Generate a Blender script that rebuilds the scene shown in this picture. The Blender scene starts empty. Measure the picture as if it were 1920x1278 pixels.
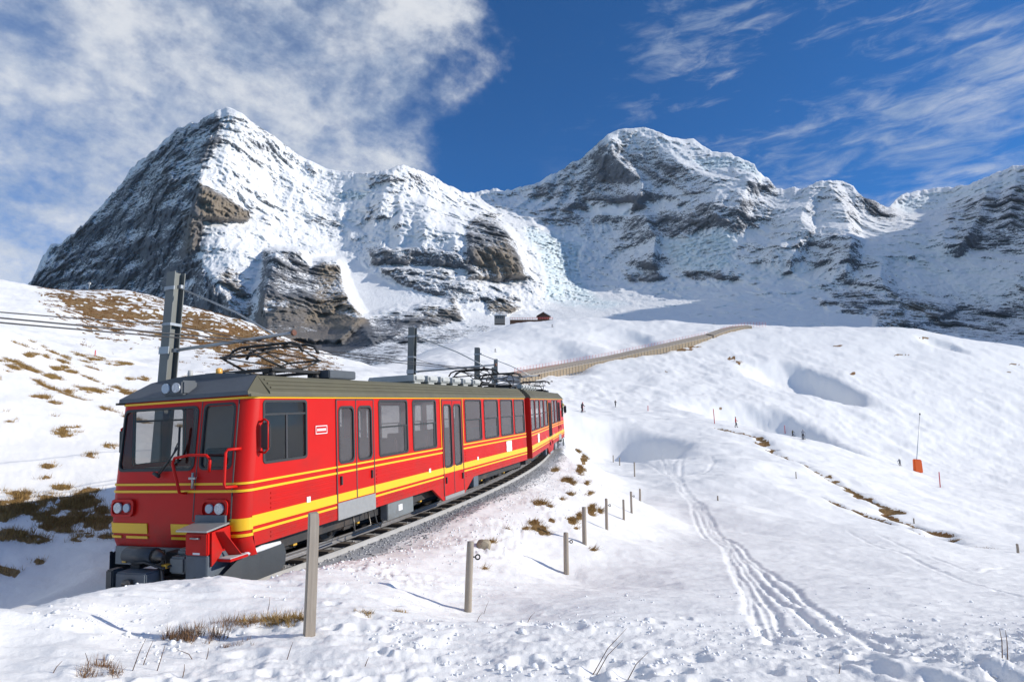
import bpy, bmesh, math, random
import numpy as np
from mathutils import Matrix, Vector

random.seed(7)
RNG = np.random.default_rng(11)
sc = bpy.context.scene
COL = sc.collection

# ---------------------------------------------------------------- camera, sky, sun, exposure
FPX = 1100.0                                    # focal length in pixels of the 1920 px wide photograph
PITCH = math.atan(161 / FPX)                    # looking slightly up
cam = bpy.data.objects.new('camera', bpy.data.cameras.new('camera'))
COL.objects.link(cam)
cam.data.sensor_width = 36.0
cam.data.lens = 36.0 * FPX / 1920.0
cam.data.clip_start = 0.1
cam.data.clip_end = 60000
cam.location = (0, 0, 0)                        # eye level is z = 0; x right, y ahead
cam.rotation_euler = (math.radians(90) + PITCH, 0, 0)
sc.camera = cam

SUN_AZ = math.radians(96)                      # clockwise from straight ahead
SUN_EL = math.radians(24.5)
SUN_DIR = Vector((math.sin(SUN_AZ) * math.cos(SUN_EL), math.cos(SUN_AZ) * math.cos(SUN_EL), math.sin(SUN_EL)))
sun = bpy.data.objects.new('sun', bpy.data.lights.new('sun', 'SUN'))
COL.objects.link(sun)
sun.data.energy = 5.0
sun.data.angle = math.radians(0.55)
sun.data.color = (1.0, 0.93, 0.82)
sun.rotation_euler = SUN_DIR.to_track_quat('Z', 'Y').to_euler()

sc.view_settings.view_transform = 'Standard'
sc.view_settings.look = 'None'
sc.view_settings.gamma = 1
sc.view_settings.use_curve_mapping = False
sc.view_settings.exposure = -0.05


sc.cycles.max_bounces = 6; sc.cycles.diffuse_bounces = 2; sc.cycles.glossy_bounces = 3; sc.cycles.transmission_bounces = 4
sc.cycles.transparent_max_bounces = 10
sc.cycles.caustics_reflective = False; sc.cycles.caustics_refractive = False


class NT:
    """tiny helper around a node tree"""
    def __init__(s, tree):
        s.t = tree
    def n(s, typ, **kw):
        o = s.t.nodes.new(typ)
        for k, v in kw.items():
            if k.startswith('i_'):
                o.inputs[k[2:].replace('_', ' ')].default_value = v
            else:
                setattr(o, k, v)
        return o
    def l(s, a, b):
        s.t.links.new(a, b)
    def val(s, x, sock):
        if isinstance(x, (int, float)):
            sock.default_value = x
        elif isinstance(x, tuple):
            sock.default_value = x
        else:
            s.l(x, sock)
    def math(s, op, a, b=0.0, c=None, clamp=False):
        o = s.t.nodes.new('ShaderNodeMath'); o.operation = op; o.use_clamp = clamp
        s.val(a, o.inputs[0]); s.val(b, o.inputs[1])
        if c is not None: s.val(c, o.inputs[2])
        return o.outputs[0]
    def step(s, x, a, b):
        o = s.t.nodes.new('ShaderNodeMapRange'); o.interpolation_type = 'SMOOTHSTEP'
        s.val(x, o.inputs['Value']); s.val(a, o.inputs['From Min']); s.val(b, o.inputs['From Max'])
        return o.outputs['Result']
    def mix(s, fac, a, b):
        o = s.t.nodes.new('ShaderNodeMix'); o.data_type = 'RGBA'
        s.val(fac, o.inputs[0]); s.val(a, o.inputs[6]); s.val(b, o.inputs[7])
        return o.outputs[2]
    def noise(s, vec, scale, detail=4, rough=0.55, dist=0.0):
        o = s.t.nodes.new('ShaderNodeTexNoise')
        o.inputs['Scale'].default_value = scale; o.inputs['Detail'].default_value = detail
        o.inputs['Roughness'].default_value = rough; o.inputs['Distortion'].default_value = dist
        if vec is not None: s.l(vec, o.inputs['Vector'])
        return o.outputs['Fac']
    def mapping(s, vec, scale=(1, 1, 1), rot=(0, 0, 0), loc=(0, 0, 0)):
        o = s.t.nodes.new('ShaderNodeMapping')
        o.inputs['Scale'].default_value = scale; o.inputs['Rotation'].default_value = rot; o.inputs['Location'].default_value = loc
        s.l(vec, o.inputs['Vector'])
        return o.outputs[0]


world = bpy.data.worlds.new('World')
sc.world = world
world.use_nodes = True
w = NT(world.node_tree)
world.node_tree.nodes.clear()
sky = w.n('ShaderNodeTexSky', sky_type='NISHITA', sun_disc=False, sun_elevation=SUN_EL, sun_rotation=SUN_AZ,
          altitude=2600.0, air_density=1.0, dust_density=0.1, ozone_density=4.0)
tc = w.n('ShaderNodeTexCoord')
dirv = tc.outputs['Generated']
sep = w.n('ShaderNodeSeparateXYZ'); w.l(dirv, sep.inputs[0])
dx, dy, dz = sep.outputs
# a cloud deck seen in perspective: direction projected on a high horizontal sheet
dzs = w.math('MAXIMUM', w.math('ADD', dz, 0.12), 0.03)
pl = w.n('ShaderNodeCombineXYZ')
w.l(w.math('DIVIDE', dx, dzs), pl.inputs[0]); w.l(w.math('DIVIDE', dy, dzs), pl.inputs[1])
big = w.noise(dirv, 3.0, 5, 0.6, 0.3)
puff = w.noise(w.mapping(dirv, (1, 1, 1.35), (0, math.radians(-32), 0)), 7.5, 7, 0.60, 0.12)
grain = w.noise(w.mapping(dirv, (1, 1, 1.6), (0, math.radians(-30), 0)), 34.0, 4, 0.62, 0.1)
# a soft deck of broken cloud fills the left half of the sky, its edge ragged
edge = w.math('ADD', w.math('MULTIPLY', dx, -1.0), w.math('MULTIPLY', w.math('SUBTRACT', big, 0.5), 0.35))
edge = w.math('ADD', edge, w.math('MULTIPLY', w.math('SUBTRACT', dz, 0.40), 0.34))
edge = w.math('ADD', edge, w.math('MULTIPLY', w.math('SUBTRACT', puff, 0.5), 0.30))
left = w.step(edge, 0.105, 0.215)
body = w.step(w.math('ADD', w.math('MULTIPLY', puff, 0.62), w.math('MULTIPLY', grain, 0.38)), 0.30, 0.64)
cl1 = w.math('MULTIPLY', left, w.math('ADD', w.math('MULTIPLY', body, 0.64), 0.26))
# streaky cirrus fanning out on the right
rotd = w.mapping(dirv, (1.5, 1.0, 9.0), (0, math.radians(27), 0))
st1 = w.noise(rotd, 2.3, 7, 0.66, 0.55)
st2 = w.noise(w.mapping(dirv, (2.0, 1.0, 6.0), (0, math.radians(38), 0)), 9.0, 5, 0.62, 0.6)
band = w.noise(w.mapping(dirv, (1, 1, 2.2), (0, math.radians(27), 0), (0.3, 0.1, 0.35)), 3.1, 3, 0.5, 0.2)
cir = w.math('ADD', w.math('MULTIPLY', st1, 0.55), w.math('MULTIPLY', st2, 0.45))
cir = w.step(w.math('ADD', cir, w.math('MULTIPLY', w.math('SUBTRACT', band, 0.5), 0.85)), 0.47, 0.76)
right = w.step(dx, 0.02, 0.30)
cl2 = w.math('MULTIPLY', w.math('MULTIPLY', cir, right), 0.70)
cloud = w.math('MULTIPLY', w.math('MINIMUM', w.math('MAXIMUM', cl1, cl2), 0.9), w.step(dz, -0.02, 0.06))
shade = w.mix(w.step(puff, 0.35, 0.7), (4.1, 4.9, 6.2, 1), (7.7, 7.9, 8.2, 1))
skyc = w.n('ShaderNodeMix', data_type='RGBA', blend_type='MULTIPLY'); skyc.inputs[0].default_value = 1.0
w.l(sky.outputs[0], skyc.inputs[6]); skyc.inputs[7].default_value = (0.19, 0.84, 1.32, 1)
col = w.mix(cloud, skyc.outputs[2], shade)
bg = w.n('ShaderNodeBackground'); bg.inputs['Strength'].default_value = 0.110
w.l(col, bg.inputs['Color'])
wo = w.n('ShaderNodeOutputWorld'); w.l(bg.outputs[0], wo.inputs['Surface'])


# ---------------------------------------------------------------- numeric helpers
def ray(u, v):
    a = (u - 960.0) / FPX; b = (639.0 - v) / FPX
    return a, math.cos(PITCH) - b * math.sin(PITCH), math.sin(PITCH) + b * math.cos(PITCH)
def ae(u, v):
    x, y, z = ray(u, v)
    return x / y, z / y
def rayv(u, v):
    b = (639.0 - v) / FPX
    y = math.cos(PITCH) - b * math.sin(PITCH)
    return (u - 960.0) / FPX / y, (math.sin(PITCH) + b * math.cos(PITCH)) / y
def proj(x, y, z):
    c, s = math.cos(PITCH), math.sin(PITCH)
    fw = y * c + z * s; up = -y * s + z * c
    return 960 + FPX * x / fw, 639 - FPX * up / fw
def pt(u, v, Y):
    a, e = ae(u, v)
    return (a * Y, Y, e * Y)
def sst(x, a, b):
    t = np.clip((x - a) / (b - a), 0, 1)
    return t * t * (3 - 2 * t)

def _h(ix, iy, iz, seed):
    with np.errstate(over='ignore'):
        n = (ix.astype(np.uint32) * np.uint32(374761393) + iy.astype(np.uint32) * np.uint32(668265263)
             + iz.astype(np.uint32) * np.uint32(2147483647 - 77) + np.uint32(seed * 1274126177 % 4294967296))
        n = (n ^ (n >> np.uint32(13))) * np.uint32(1274126177)
        n = n ^ (n >> np.uint32(16))
    return (n & np.uint32(0xffffff)).astype(np.float32) / np.float32(0xffffff)
def vnoise2(x, y, seed=0):
    x0 = np.floor(x); y0 = np.floor(y); fx = (x - x0).astype(np.float32); fy = (y - y0).astype(np.float32)
    ix = x0.astype(np.int64); iy = y0.astype(np.int64); zz = np.zeros_like(ix)
    fx = fx * fx * fx * (fx * (fx * 6 - 15) + 10); fy = fy * fy * fy * (fy * (fy * 6 - 15) + 10)
    a = _h(ix, iy, zz, seed); b = _h(ix + 1, iy, zz, seed); c = _h(ix, iy + 1, zz, seed); d = _h(ix + 1, iy + 1, zz, seed)
    return (a + (b - a) * fx) * (1 - fy) + (c + (d - c) * fx) * fy
def fbm2(x, y, octv=5, gain=0.5, seed=0, ridged=False):
    s = 0; amp = 1.0; tot = 0; c, sn = math.cos(0.6), math.sin(0.6)
    for k in range(octv):
        n = vnoise2(x, y, seed + k)
        if ridged: n = 1 - np.abs(2 * n - 1)
        s = s + amp * n; tot += amp; amp *= gain
        x, y = (x * c - y * sn) * 2.03 + 17.3, (x * sn + y * c) * 2.03 - 9.1
    return s / tot
def vnoise3(x, y, z, seed=0):
    x0 = np.floor(x); y0 = np.floor(y); z0 = np.floor(z)
    fx = (x - x0).astype(np.float32); fy = (y - y0).astype(np.float32); fz = (z - z0).astype(np.float32)
    ix = x0.astype(np.int64); iy = y0.astype(np.int64); iz = z0.astype(np.int64)
    fx = fx * fx * (3 - 2 * fx); fy = fy * fy * (3 - 2 * fy); fz = fz * fz * (3 - 2 * fz)
    def L(k):
        a = _h(ix, iy, iz + k, seed); b = _h(ix + 1, iy, iz + k, seed); c = _h(ix, iy + 1, iz + k, seed); d = _h(ix + 1, iy + 1, iz + k, seed)
        return (a + (b - a) * fx) * (1 - fy) + (c + (d - c) * fx) * fy
    a = L(0); b = L(1)
    return a + (b - a) * fz
def fbm3(x, y, z, octv=5, gain=0.5, seed=0, ridged=False):
    s = 0; amp = 1.0; tot = 0
    for k in range(octv):
        n = vnoise3(x, y, z, seed + k)
        if ridged: n = 1 - np.abs(2 * n - 1)
        s = s + amp * n; tot += amp; amp *= gain
        x, y, z = x * 2.03 + 11.7, y * 2.03 - 5.3, z * 2.03 + 3.9
    return s / tot

class TPS:
    def __init__(s, pts, vals, reg=1e-4):
        s.p = np.array(pts, float); n = len(s.p); v = np.array(vals, float)
        d = np.linalg.norm(s.p[:, None] - s.p[None], axis=2)
        K = np.where(d > 0, d * d * np.log(d + 1e-12), 0) + reg * np.eye(n)
        Q = np.hstack([np.ones((n, 1)), s.p]); A = np.block([[K, Q], [Q.T, np.zeros((3, 3))]])
        c = np.linalg.solve(A, np.concatenate([v, np.zeros(3)])); s.w = c[:n]; s.c = c[n:]
    def __call__(s, x, y):
        x = np.asarray(x, float); y = np.asarray(y, float); out = s.c[0] + s.c[1] * x + s.c[2] * y
        for (px, py), wt in zip(s.p, s.w):
            r2 = (x - px) ** 2 + (y - py) ** 2 + 1e-12
            out = out + (0.5 * wt) * r2 * np.log(r2)
        return out

def upsample(c, xs, ys, X, Y):
    """bilinear lookup of coarse grid c[iy, ix] at (X, Y)"""
    fx = np.interp(X, xs, np.arange(len(xs))); fy = np.interp(Y, ys, np.arange(len(ys)))
    ix = np.minimum(fx.astype(int), len(xs) - 2); iy = np.minimum(fy.astype(int), len(ys) - 2)
    tx = fx - ix; ty = fy - iy
    return (c[iy, ix] * (1 - tx) + c[iy, ix + 1] * tx) * (1 - ty) + (c[iy + 1, ix] * (1 - tx) + c[iy + 1, ix + 1] * tx) * ty

def inpoly(u, v, poly):
    c = np.zeros(u.shape, bool); n = len(poly); j = n - 1
    for i in range(n):
        xi, yi = poly[i]; xj, yj = poly[j]
        if yi != yj:
            c ^= ((yi > v) != (yj > v)) & (u < (xj - xi) * (v - yi) / (yj - yi) + xi)
        j = i
    return c
def polydist(u, v, poly):
    """signed distance in px (positive inside) to a polygon"""
    d = np.full(u.shape, 1e9); n = len(poly)
    for i in range(n):
        x1, y1 = poly[i]; x2, y2 = poly[(i + 1) % n]
        dx_, dy_ = x2 - x1, y2 - y1; t = np.clip(((u - x1) * dx_ + (v - y1) * dy_) / (dx_ * dx_ + dy_ * dy_ + 1e-9), 0, 1)
        d = np.minimum(d, np.hypot(u - x1 - t * dx_, v - y1 - t * dy_))
    return np.where(inpoly(u, v, poly), d, -d)
def linedist(x, y, line):
    d = np.full(x.shape, 1e9)
    for (x1, y1), (x2, y2) in zip(line[:-1], line[1:]):
        dx_, dy_ = x2 - x1, y2 - y1; t = np.clip(((x - x1) * dx_ + (y - y1) * dy_) / (dx_ * dx_ + dy_ * dy_ + 1e-9), 0, 1)
        d = np.minimum(d, np.hypot(x - x1 - t * dx_, y - y1 - t * dy_))
    return d

def grid_mesh(name, P, smooth=True):
    """P: rows x cols x 3"""
    r, c = P.shape[:2]
    me = bpy.data.meshes.new(name)
    idx = np.arange(r * c, dtype=np.int32).reshape(r, c)
    q = np.stack([idx[:-1, :-1], idx[:-1, 1:], idx[1:, 1:], idx[1:, :-1]], -1).reshape(-1, 4)
    me.vertices.add(r * c); me.vertices.foreach_set('co', P.reshape(-1).astype(np.float32))
    me.loops.add(q.size); me.loops.foreach_set('vertex_index', q.ravel())
    me.polygons.add(len(q)); me.polygons.foreach_set('loop_start', np.arange(0, q.size, 4, dtype=np.int32))
    me.update(calc_edges=True)
    if smooth: me.polygons.foreach_set('use_smooth', np.ones(len(q), bool))
    return me
def attr(me, name, arr):
    a = me.attributes.new(name, 'FLOAT', 'POINT'); a.data.foreach_set('value', np.asarray(arr, np.float32).ravel())

def link(name, me, parent=None, mat=None):
    o = bpy.data.objects.new(name, me); COL.objects.link(o)
    if parent is not None: o.parent = parent
    if mat is not None and me is not None:
        me.materials.clear(); me.materials.append(mat)
    return o
def tag(o, label=None, cat=None, group=None, kind=None):
    if label: o['label'] = label
    if cat: o['category'] = cat
    if group: o['group'] = group
    if kind: o['kind'] = kind
    return o
def empty(name, M=None, loc=None):
    o = bpy.data.objects.new(name, None); COL.objects.link(o); o.empty_display_size = 0.2
    if M is not None: o.matrix_world = M
    if loc is not None: o.location = loc
    return o

def mat_base(name):
    m = bpy.data.materials.new(name); m.use_nodes = True; t = NT(m.node_tree); b = m.node_tree.nodes['Principled BSDF']
    return m, t, b
def mat(name, color, rough=0.5, metal=0.0, var=0.12, scale=6.0, spec=0.5, bump=0.0, bscale=40.0, coat=0.0, dirt=None, dirt_amt=0.0):
    """painted or plain surface: base colour with mottling, uneven gloss and a little relief"""
    m, t, b = mat_base(name)
    tc_ = t.n('ShaderNodeTexCoord'); ov = tc_.outputs['Object']
    n = t.noise(ov, scale, 5, 0.6)
    c0 = tuple(max(0, c * (1 - var)) for c in color) + (1,); c1 = tuple(min(1, c * (1 + var)) for c in color) + (1,)
    col_ = t.mix(n, c0, c1)
    if dirt is not None:
        dn = t.step(t.noise(ov, scale * 0.35, 6, 0.65), 0.45, 0.75)
        col_ = t.mix(t.math('MULTIPLY', dn, dirt_amt), col_, tuple(dirt) + (1,))
    t.l(col_, b.inputs['Base Color'])
    rn = t.n('ShaderNodeMapRange'); t.l(t.noise(ov, scale * 2.3, 4, 0.6), rn.inputs['Value'])
    rn.inputs['To Min'].default_value = max(0.02, rough - 0.1); rn.inputs['To Max'].default_value = min(1, rough + 0.1)
    t.l(rn.outputs[0], b.inputs['Roughness'])
    b.inputs['Metallic'].default_value = metal; b.inputs['Specular IOR Level'].default_value = spec
    b.inputs['Coat Weight'].default_value = coat; b.inputs['Coat Roughness'].default_value = 0.08
    if bump > 0:
        bn = t.n('ShaderNodeBump'); bn.inputs['Strength'].default_value = bump; bn.inputs['Distance'].default_value = 0.02
        t.l(t.noise(ov, bscale, 5, 0.6), bn.inputs['Height']); t.l(bn.outputs[0], b.inputs['Normal'])
    return m
# ---------------------------------------------------------------- the railway curve
CAR_O = np.array([-5.6036, 10.3681, -2.5942]); CAR_H, CAR_G, CAR_R = 0.3352, 0.0438, -0.0375
TR_R = 86.0; TR_S0 = 7.35
_mid = CAR_O + 7.35 * np.array([math.sin(CAR_H), math.cos(CAR_H), 0])
_right = np.array([math.cos(CAR_H), -math.sin(CAR_H), 0])
TR_C = (_mid + 0.11 * _right) - TR_R * _right          # centre of the curve, off to the left
def track(s, t=0.0, dz=0.0):
    psi = CAR_H - (s - TR_S0) / TR_R
    r = np.array([math.cos(psi), -math.sin(psi), 0])
    p = TR_C + (TR_R + t) * r
    p[2] = CAR_O[2] + math.tan(CAR_G) * s + dz + t * 0.0375
    return p
def track_st(x, y):
    dx_, dy_ = x - TR_C[0], y - TR_C[1]
    t = np.hypot(dx_, dy_) - TR_R
    psi = np.arctan2(-dy_, dx_)
    s = TR_S0 + (CAR_H - psi) * TR_R
    return s, t
def rail_z(s):
    return CAR_O[2] + math.tan(CAR_G) * s

# ---------------------------------------------------------------- snow ground: control heights
cp = []
def C(u, *vy):
    for v, Y in vy:
        a, e = ae(u, v); cp.append((a, math.log(Y), e))
def CT(s, t, rel):
    p = track(s, t); z = rail_z(s) + rel; cp.append((p[0] / p[1], math.log(p[1]), z / p[1]))
for s in (-7, -3.5, 0, 4, 8, 13, 18, 24, 30, 38, 48):
    CT(s, 0, -0.2); CT(s, 1.7, -0.2 if s > -1 else .15); CT(s, -1.7, -0.15)
    if s < 40: CT(s, -3.2, -0.3); CT(s, -5.5, 0.35)
for s, r in ((-6, 1.2), (-4, 1.1), (-1.6, .70), (0, .32), (3, .0), (7, -.2), (12, -.25), (18, -.3), (25, -.3), (34, -.3)):
    CT(s, 2.55 if s > -1 else 2.75, r)
FENCE = [(579, 1195, 5.4), (877, 1150, 8.8), (1062, 1080, 14.3), (1096, 1022, 16.6), (1138, 997, 19.6), (1170, 977, 22.6), (1184, 952, 25.6), (1200, 935, 29)]
for u, v, Y in FENCE: C(u, (v, Y))
C(-900, (1700, 2.2), (1500, 3.5), (1150, 8), (850, 14), (650, 25), (520, 60), (430, 130), (400, 300), (420, 460))
C(-300, (1650, 2.0), (1300, 4.2), (560, 27), (520, 34), (560, 48), (540, 70), (490, 110), (455, 150), (480, 220), (520, 460))
C(0, (1650, 1.8), (1278, 3.9), (1190, 4.7), (1060, 12), (905, 15.5), (780, 19), (690, 24), (640, 28), (622, 31), (634, 40), (624, 55), (585, 80), (550, 105), (525, 128), (540, 150), (620, 240), (640, 460))
C(250, (1650, 1.8), (1278, 4.0), (1180, 5.6), (740, 28), (700, 34), (690, 38), (700, 46), (690, 60), (655, 80), (610, 108), (570, 128), (549, 142), (562, 165), (640, 250), (690, 460))
C(450, (1278, 4.1), (1170, 5.9), (700, 46), (702, 55), (690, 70), (660, 95), (630, 118), (606, 138), (601, 148), (625, 175), (690, 260), (720, 460))
C(590, (700, 60), (690, 80), (672, 110), (655, 140), (652, 150), (670, 180), (720, 260), (730, 460))
C(720, (1278, 4.2), (1175, 6.0), (705, 75), (696, 110), (690, 150), (688, 190), (684, 230), (690, 300), (700, 460))
C(850, (712, 90), (700, 140), (680, 200), (655, 270), (642, 330), (660, 400), (700, 460))
C(960, (1278, 4.2), (1190, 6.0), (1110, 10.5), (745, 90), (735, 130), (705, 190), (670, 240), (630, 320), (609, 385), (640, 440), (680, 520))
C(1110, (1278, 4.2), (1180, 6.2), (1120, 10.2), (925, 36), (882, 52), (855, 66), (815, 88), (779, 108), (770, 122), (768, 140), (745, 175), (700, 225), (650, 290), (615, 350), (594, 395), (640, 450), (690, 520))
C(1250, (1278, 4.2), (1180, 6.5), (1090, 13), (1020, 21.5), (965, 31), (915, 43), (875, 58), (848, 75), (815, 95), (785, 110), (784, 122), (775, 150), (740, 190), (695, 240), (650, 295), (618, 350), (600, 390), (640, 450), (690, 520))
C(1400, (1278, 4.1), (1180, 6.7), (1085, 13.8), (1010, 23), (955, 33.5), (905, 47), (865, 64), (830, 86), (804, 106), (806, 118), (792, 150), (755, 190), (700, 245), (650, 305), (609, 370), (640, 450), (690, 520))
C(1550, (1278, 4.1), (1180, 6.9), (1090, 13.5), (1025, 22), (975, 33.5), (925, 50), (885, 70), (850, 95), (835, 107), (848, 122), (835, 150), (775, 190), (700, 255), (650, 315), (612, 375), (640, 450), (690, 520))
C(1700, (1278, 4.0), (1180, 7.0), (1100, 12.5), (1040, 21), (1000, 33), (960, 51), (920, 74), (885, 98), (876, 108), (890, 124), (862, 155), (790, 200), (715, 260), (660, 320), (616, 375), (640, 450), (690, 520))
C(1920, (1278, 3.9), (1180, 7.2), (1110, 13), (1062, 22), (1030, 37), (1000, 54), (958, 78), (920, 104), (922, 120), (890, 160), (820, 205), (745, 260), (690, 320), (652, 375), (670, 450), (700, 520))
C(-150, (1155, 4.6)); C(0, (1135, 5.3)); C(120, (1120, 6.0)); C(250, (1106, 6.9)); C(400, (1088, 7.9))
C(2500, (1650, 2.0), (1278, 4.0), (1140, 10), (1080, 20), (1030, 42), (975, 80), (950, 110), (930, 150), (850, 210), (760, 290), (700, 375), (700, 460))
C(2900, (1650, 2.0), (1278, 4.0), (1080, 20), (950, 110), (850, 210), (700, 375), (700, 520))
C(960, (1650, 1.9), (1480, 2.6)); C(1920, (1650, 1.9), (1480, 2.6)); C(480, (1480, 2.6))
_seen = {}
for a, l, e in cp: _seen[(round(a, 3), round(l, 3))] = (a, l, e)
cp = list(_seen.values())
LW = 0.55
gtps = TPS([(a, l * LW) for a, l, e in cp], [e for a, l, e in cp], reg=2e-4)

NR, NC = 820, 820
rows = np.exp(np.linspace(math.log(1.0), math.log(520.0), NR))
ga = np.concatenate([np.linspace(-1.75, -0.95, 60, endpoint=False), np.linspace(-0.95, 0.95, NC - 120), np.linspace(0.95, 1.75, 61)[1:]])
ca = np.linspace(-1.75, 1.75, 260); cl_ = np.linspace(0, math.log(520.0), 260)
_A, _L = np.meshgrid(ca, cl_)
coarse = gtps(_A, _L * LW)
def ground_e(a, lnY):
    return upsample(coarse, ca, cl_, a, lnY)
DENTS = [  # u, v, Y, radius right/left, radius along view, depth: wind-scooped hollows in the pistes
    (1520, 700, 243, 16, 26, 10), (1452, 800, 168, 17, 17, 7.5), (1150, 812, 86, 11.5, 12, 4.6), (1560, 835, 146, 12, 12, 3.5),
    (1035, 660, 262, 22, 40, 5), (1190, 640, 310, 16, 30, 4.0), (1770, 640, 345, 9, 12, 3.0), (760, 690, 180, 14, 24, 4.0)]
def ground_base(X, Y):
    """smooth ground height with the railway formation cut into it"""
    X = np.asarray(X, float); Y = np.asarray(Y, float)
    z = ground_e(X / Y, np.log(Y)) * Y
    for u, v, Yd, rx, ry, dep in DENTS:
        cx = ae(u, v)[0] * Yd
        q = (X - cx) / rx; r = (Y - Yd) / ry
        q = np.where(q > 0, q * 1.5, q * 0.75)
        f = np.exp(-(q ** 2 + r ** 2) ** 2)
        z = z - dep * f
    s, t = track_st(X, Y)
    bed = rail_z(s) - 0.2 + t * 0.03
    k_ = 1 - sst(s, -2.5, .5)
    bed = bed + .22 * k_ * sst(np.abs(t), .15, .5)                   # ahead of the train the rails lie under snow
    m = 1 - sst(np.abs(t), 1.75 - .75 * k_, 2.5 - .6 * k_); m = m * sst(s, -46, -40) * (1 - sst(s, 50, 62))
    return z * (1 - m) + bed * m

A2, Y2 = np.meshgrid(ga, rows)
X2 = A2 * Y2
Z2 = ground_base(X2, Y2)
E_smooth = Z2 / Y2
def hit(u, v, ymin=1.2, ymax=519, E=None):
    """first point of the ground along the sight line through a photo pixel"""
    E = E_smooth if E is None else E
    a, e = ae(u, v)
    fc = np.interp(a, ga, np.arange(len(ga))); c0 = int(min(fc, len(ga) - 2)); tx = fc - c0
    colm = E[:, c0] * (1 - tx) + E[:, c0 + 1] * tx
    ok = np.where((colm >= e) & (rows >= ymin) & (rows <= ymax))[0]
    if len(ok) == 0:                                  # just over a crest: take the crest itself
        rng_ = np.where((rows >= ymin) & (rows <= ymax))[0]; i = rng_[np.argmax(colm[rng_])]; return (a * rows[i], rows[i], colm[i] * rows[i])
    i = ok[0]
    Y = rows[i]
    if i > 0 and colm[i - 1] < e:
        k = (e - colm[i - 1]) / (colm[i] - colm[i - 1] + 1e-12); Y = rows[i - 1] * (1 - k) + rows[i] * k
    return (a * Y, Y, e * Y)
def ground_z(x, y):
    return float(ground_fine(np.array([x]), np.array([y]))[0])
GFINE = None
def ground_fine(x, y):
    fc = np.interp(x / y, ga, np.arange(len(ga))); fr = np.interp(np.log(y), np.log(rows), np.arange(len(rows)))
    c = np.minimum(fc.astype(int), NC - 2); r = np.minimum(fr.astype(int), NR - 2); tx = fc - c; ty = fr - r
    G = GFINE
    return (G[r, c] * (1 - tx) + G[r, c + 1] * tx) * (1 - ty) + (G[r + 1, c] * (1 - tx) + G[r + 1, c + 1] * tx) * ty

# ---- relief of the snow
U2, V2 = proj(X2, Y2, Z2)
S2, T2 = track_st(X2, Y2)
keep = sst(np.abs(T2), 1.1, 2.3); keep = np.where((S2 < -46) | (S2 > 62), 1, keep)      # leave the formation smooth
far = np.clip(Y2 / 60.0, 0, 1)
D = np.zeros_like(Z2)
D += (fbm2(X2 * .11, Y2 * .11, 4, .5, 3) - .5) * np.clip(Y2 * .035, .12, 1.6)
D += (fbm2(X2 * .75, Y2 * .75, 4, .5, 9) - .5) * np.clip(.13 - Y2 * .0004, .08, .2)
wr = fbm2(X2 * .9 + Y2 * .35, Y2 * 3.1 - X2 * .6, 4, .55, 21, ridged=True)            # wind crust, streaks lying across
D += (wr - .55) * np.where(Y2 < 30, .07, np.clip(.07 + (Y2 - 30) * .0008, 0, .16))
n1 = fbm2(X2 * 2.4, Y2 * 2.4, 4, .55, 33); n2 = fbm2(X2 * 6.0, Y2 * 6.0, 4, .6, 47)
n3 = fbm2(X2 * 13.0, Y2 * 13.0, 3, .6, 49)
chunk = (n1 - .5) * .06 + sst(n2, .50, .62) * .040 + (n3 - .5) * .06 - sst(1 - n2, .56, .70) * .03
trod = .36 * np.exp(-((Y2 - 3.2) / 3.6) ** 2) * (0.30 + 0.70 * sst(fbm2(X2 * .5, Y2 * .5, 3, .5, 5), .36, .56)) * sst(U2, -100, 260)
trod = np.maximum(trod, .75 * np.exp(-((T2 - 3.4) / 1.1) ** 2) * (S2 > -1) * (S2 < 26) * sst(fbm2(X2 * .8, Y2 * .8, 3, .5, 6), .4, .58))
D += chunk * trod
skid = fbm2(X2 * .16 + 5, Y2 * .05, 4, .6, 61, ridged=True) - .5                        # carved pistes further off
mog = fbm2(X2 * .22, Y2 * .16, 4, .55, 71) - .5
D += np.where(Y2 > 110, (skid * .6 + mog * .9) * sst(Y2, 110, 190) * (0.35 + 0.65 * sst(fbm2(X2 * .012, Y2 * .012, 3, .5, 77), .4, .6)), 0)

def cz(x, y): return 1200 + x * .375, 800 + y * .375
SKI = [
    [(0, 165), (90, 205), (150, 235), (200, 265), (270, 400), (340, 520), (420, 640), (480, 760), (520, 860), (542, 960)],
    [(110, 120), (150, 200), (190, 255), (290, 420), (362, 540), (450, 680), (540, 830), (590, 950), (607, 1060)],
    [(215, 150), (205, 215), (195, 262), (300, 410), (385, 540), (480, 680), (600, 840), (680, 960), (715, 1060)],
    [(190, 160), (160, 190), (165, 240), (230, 330), (330, 440), (430, 560), (560, 690), (700, 790), (800, 870), (950, 960), (1100, 1040), (1300, 1110), (1600, 1190), (1900, 1265)],
    [(220, 330), (315, 450), (425, 585), (555, 715), (690, 812), (790, 892), (940, 985), (1090, 1065), (1280, 1130)],
    [(240, 330), (340, 455), (450, 600), (540, 720), (640, 830), (760, 920), (900, 1010), (1000, 1060)],
    [(240, 340), (330, 480), (440, 640), (510, 770), (570, 870), (640, 1000), (660, 1090)],
    [(205, 262), (270, 240), (330, 215), (375, 175), (350, 155), (290, 145)],
    [(230, 212), (500, 290), (700, 370), (850, 420), (1000, 470), (1250, 545)],
    [(1040, 540), (1200, 610), (1400, 690), (1600, 770), (1750, 825), (1900, 880)],
    [(1190, 565), (1350, 622), (1500, 690), (1650, 740)],
    [(0, 90), (80, 130), (130, 200), (180, 270), (260, 420), (330, 560)],
    [(1450, 700), (1700, 745), (1900, 700)]]
SKIW = []
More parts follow.
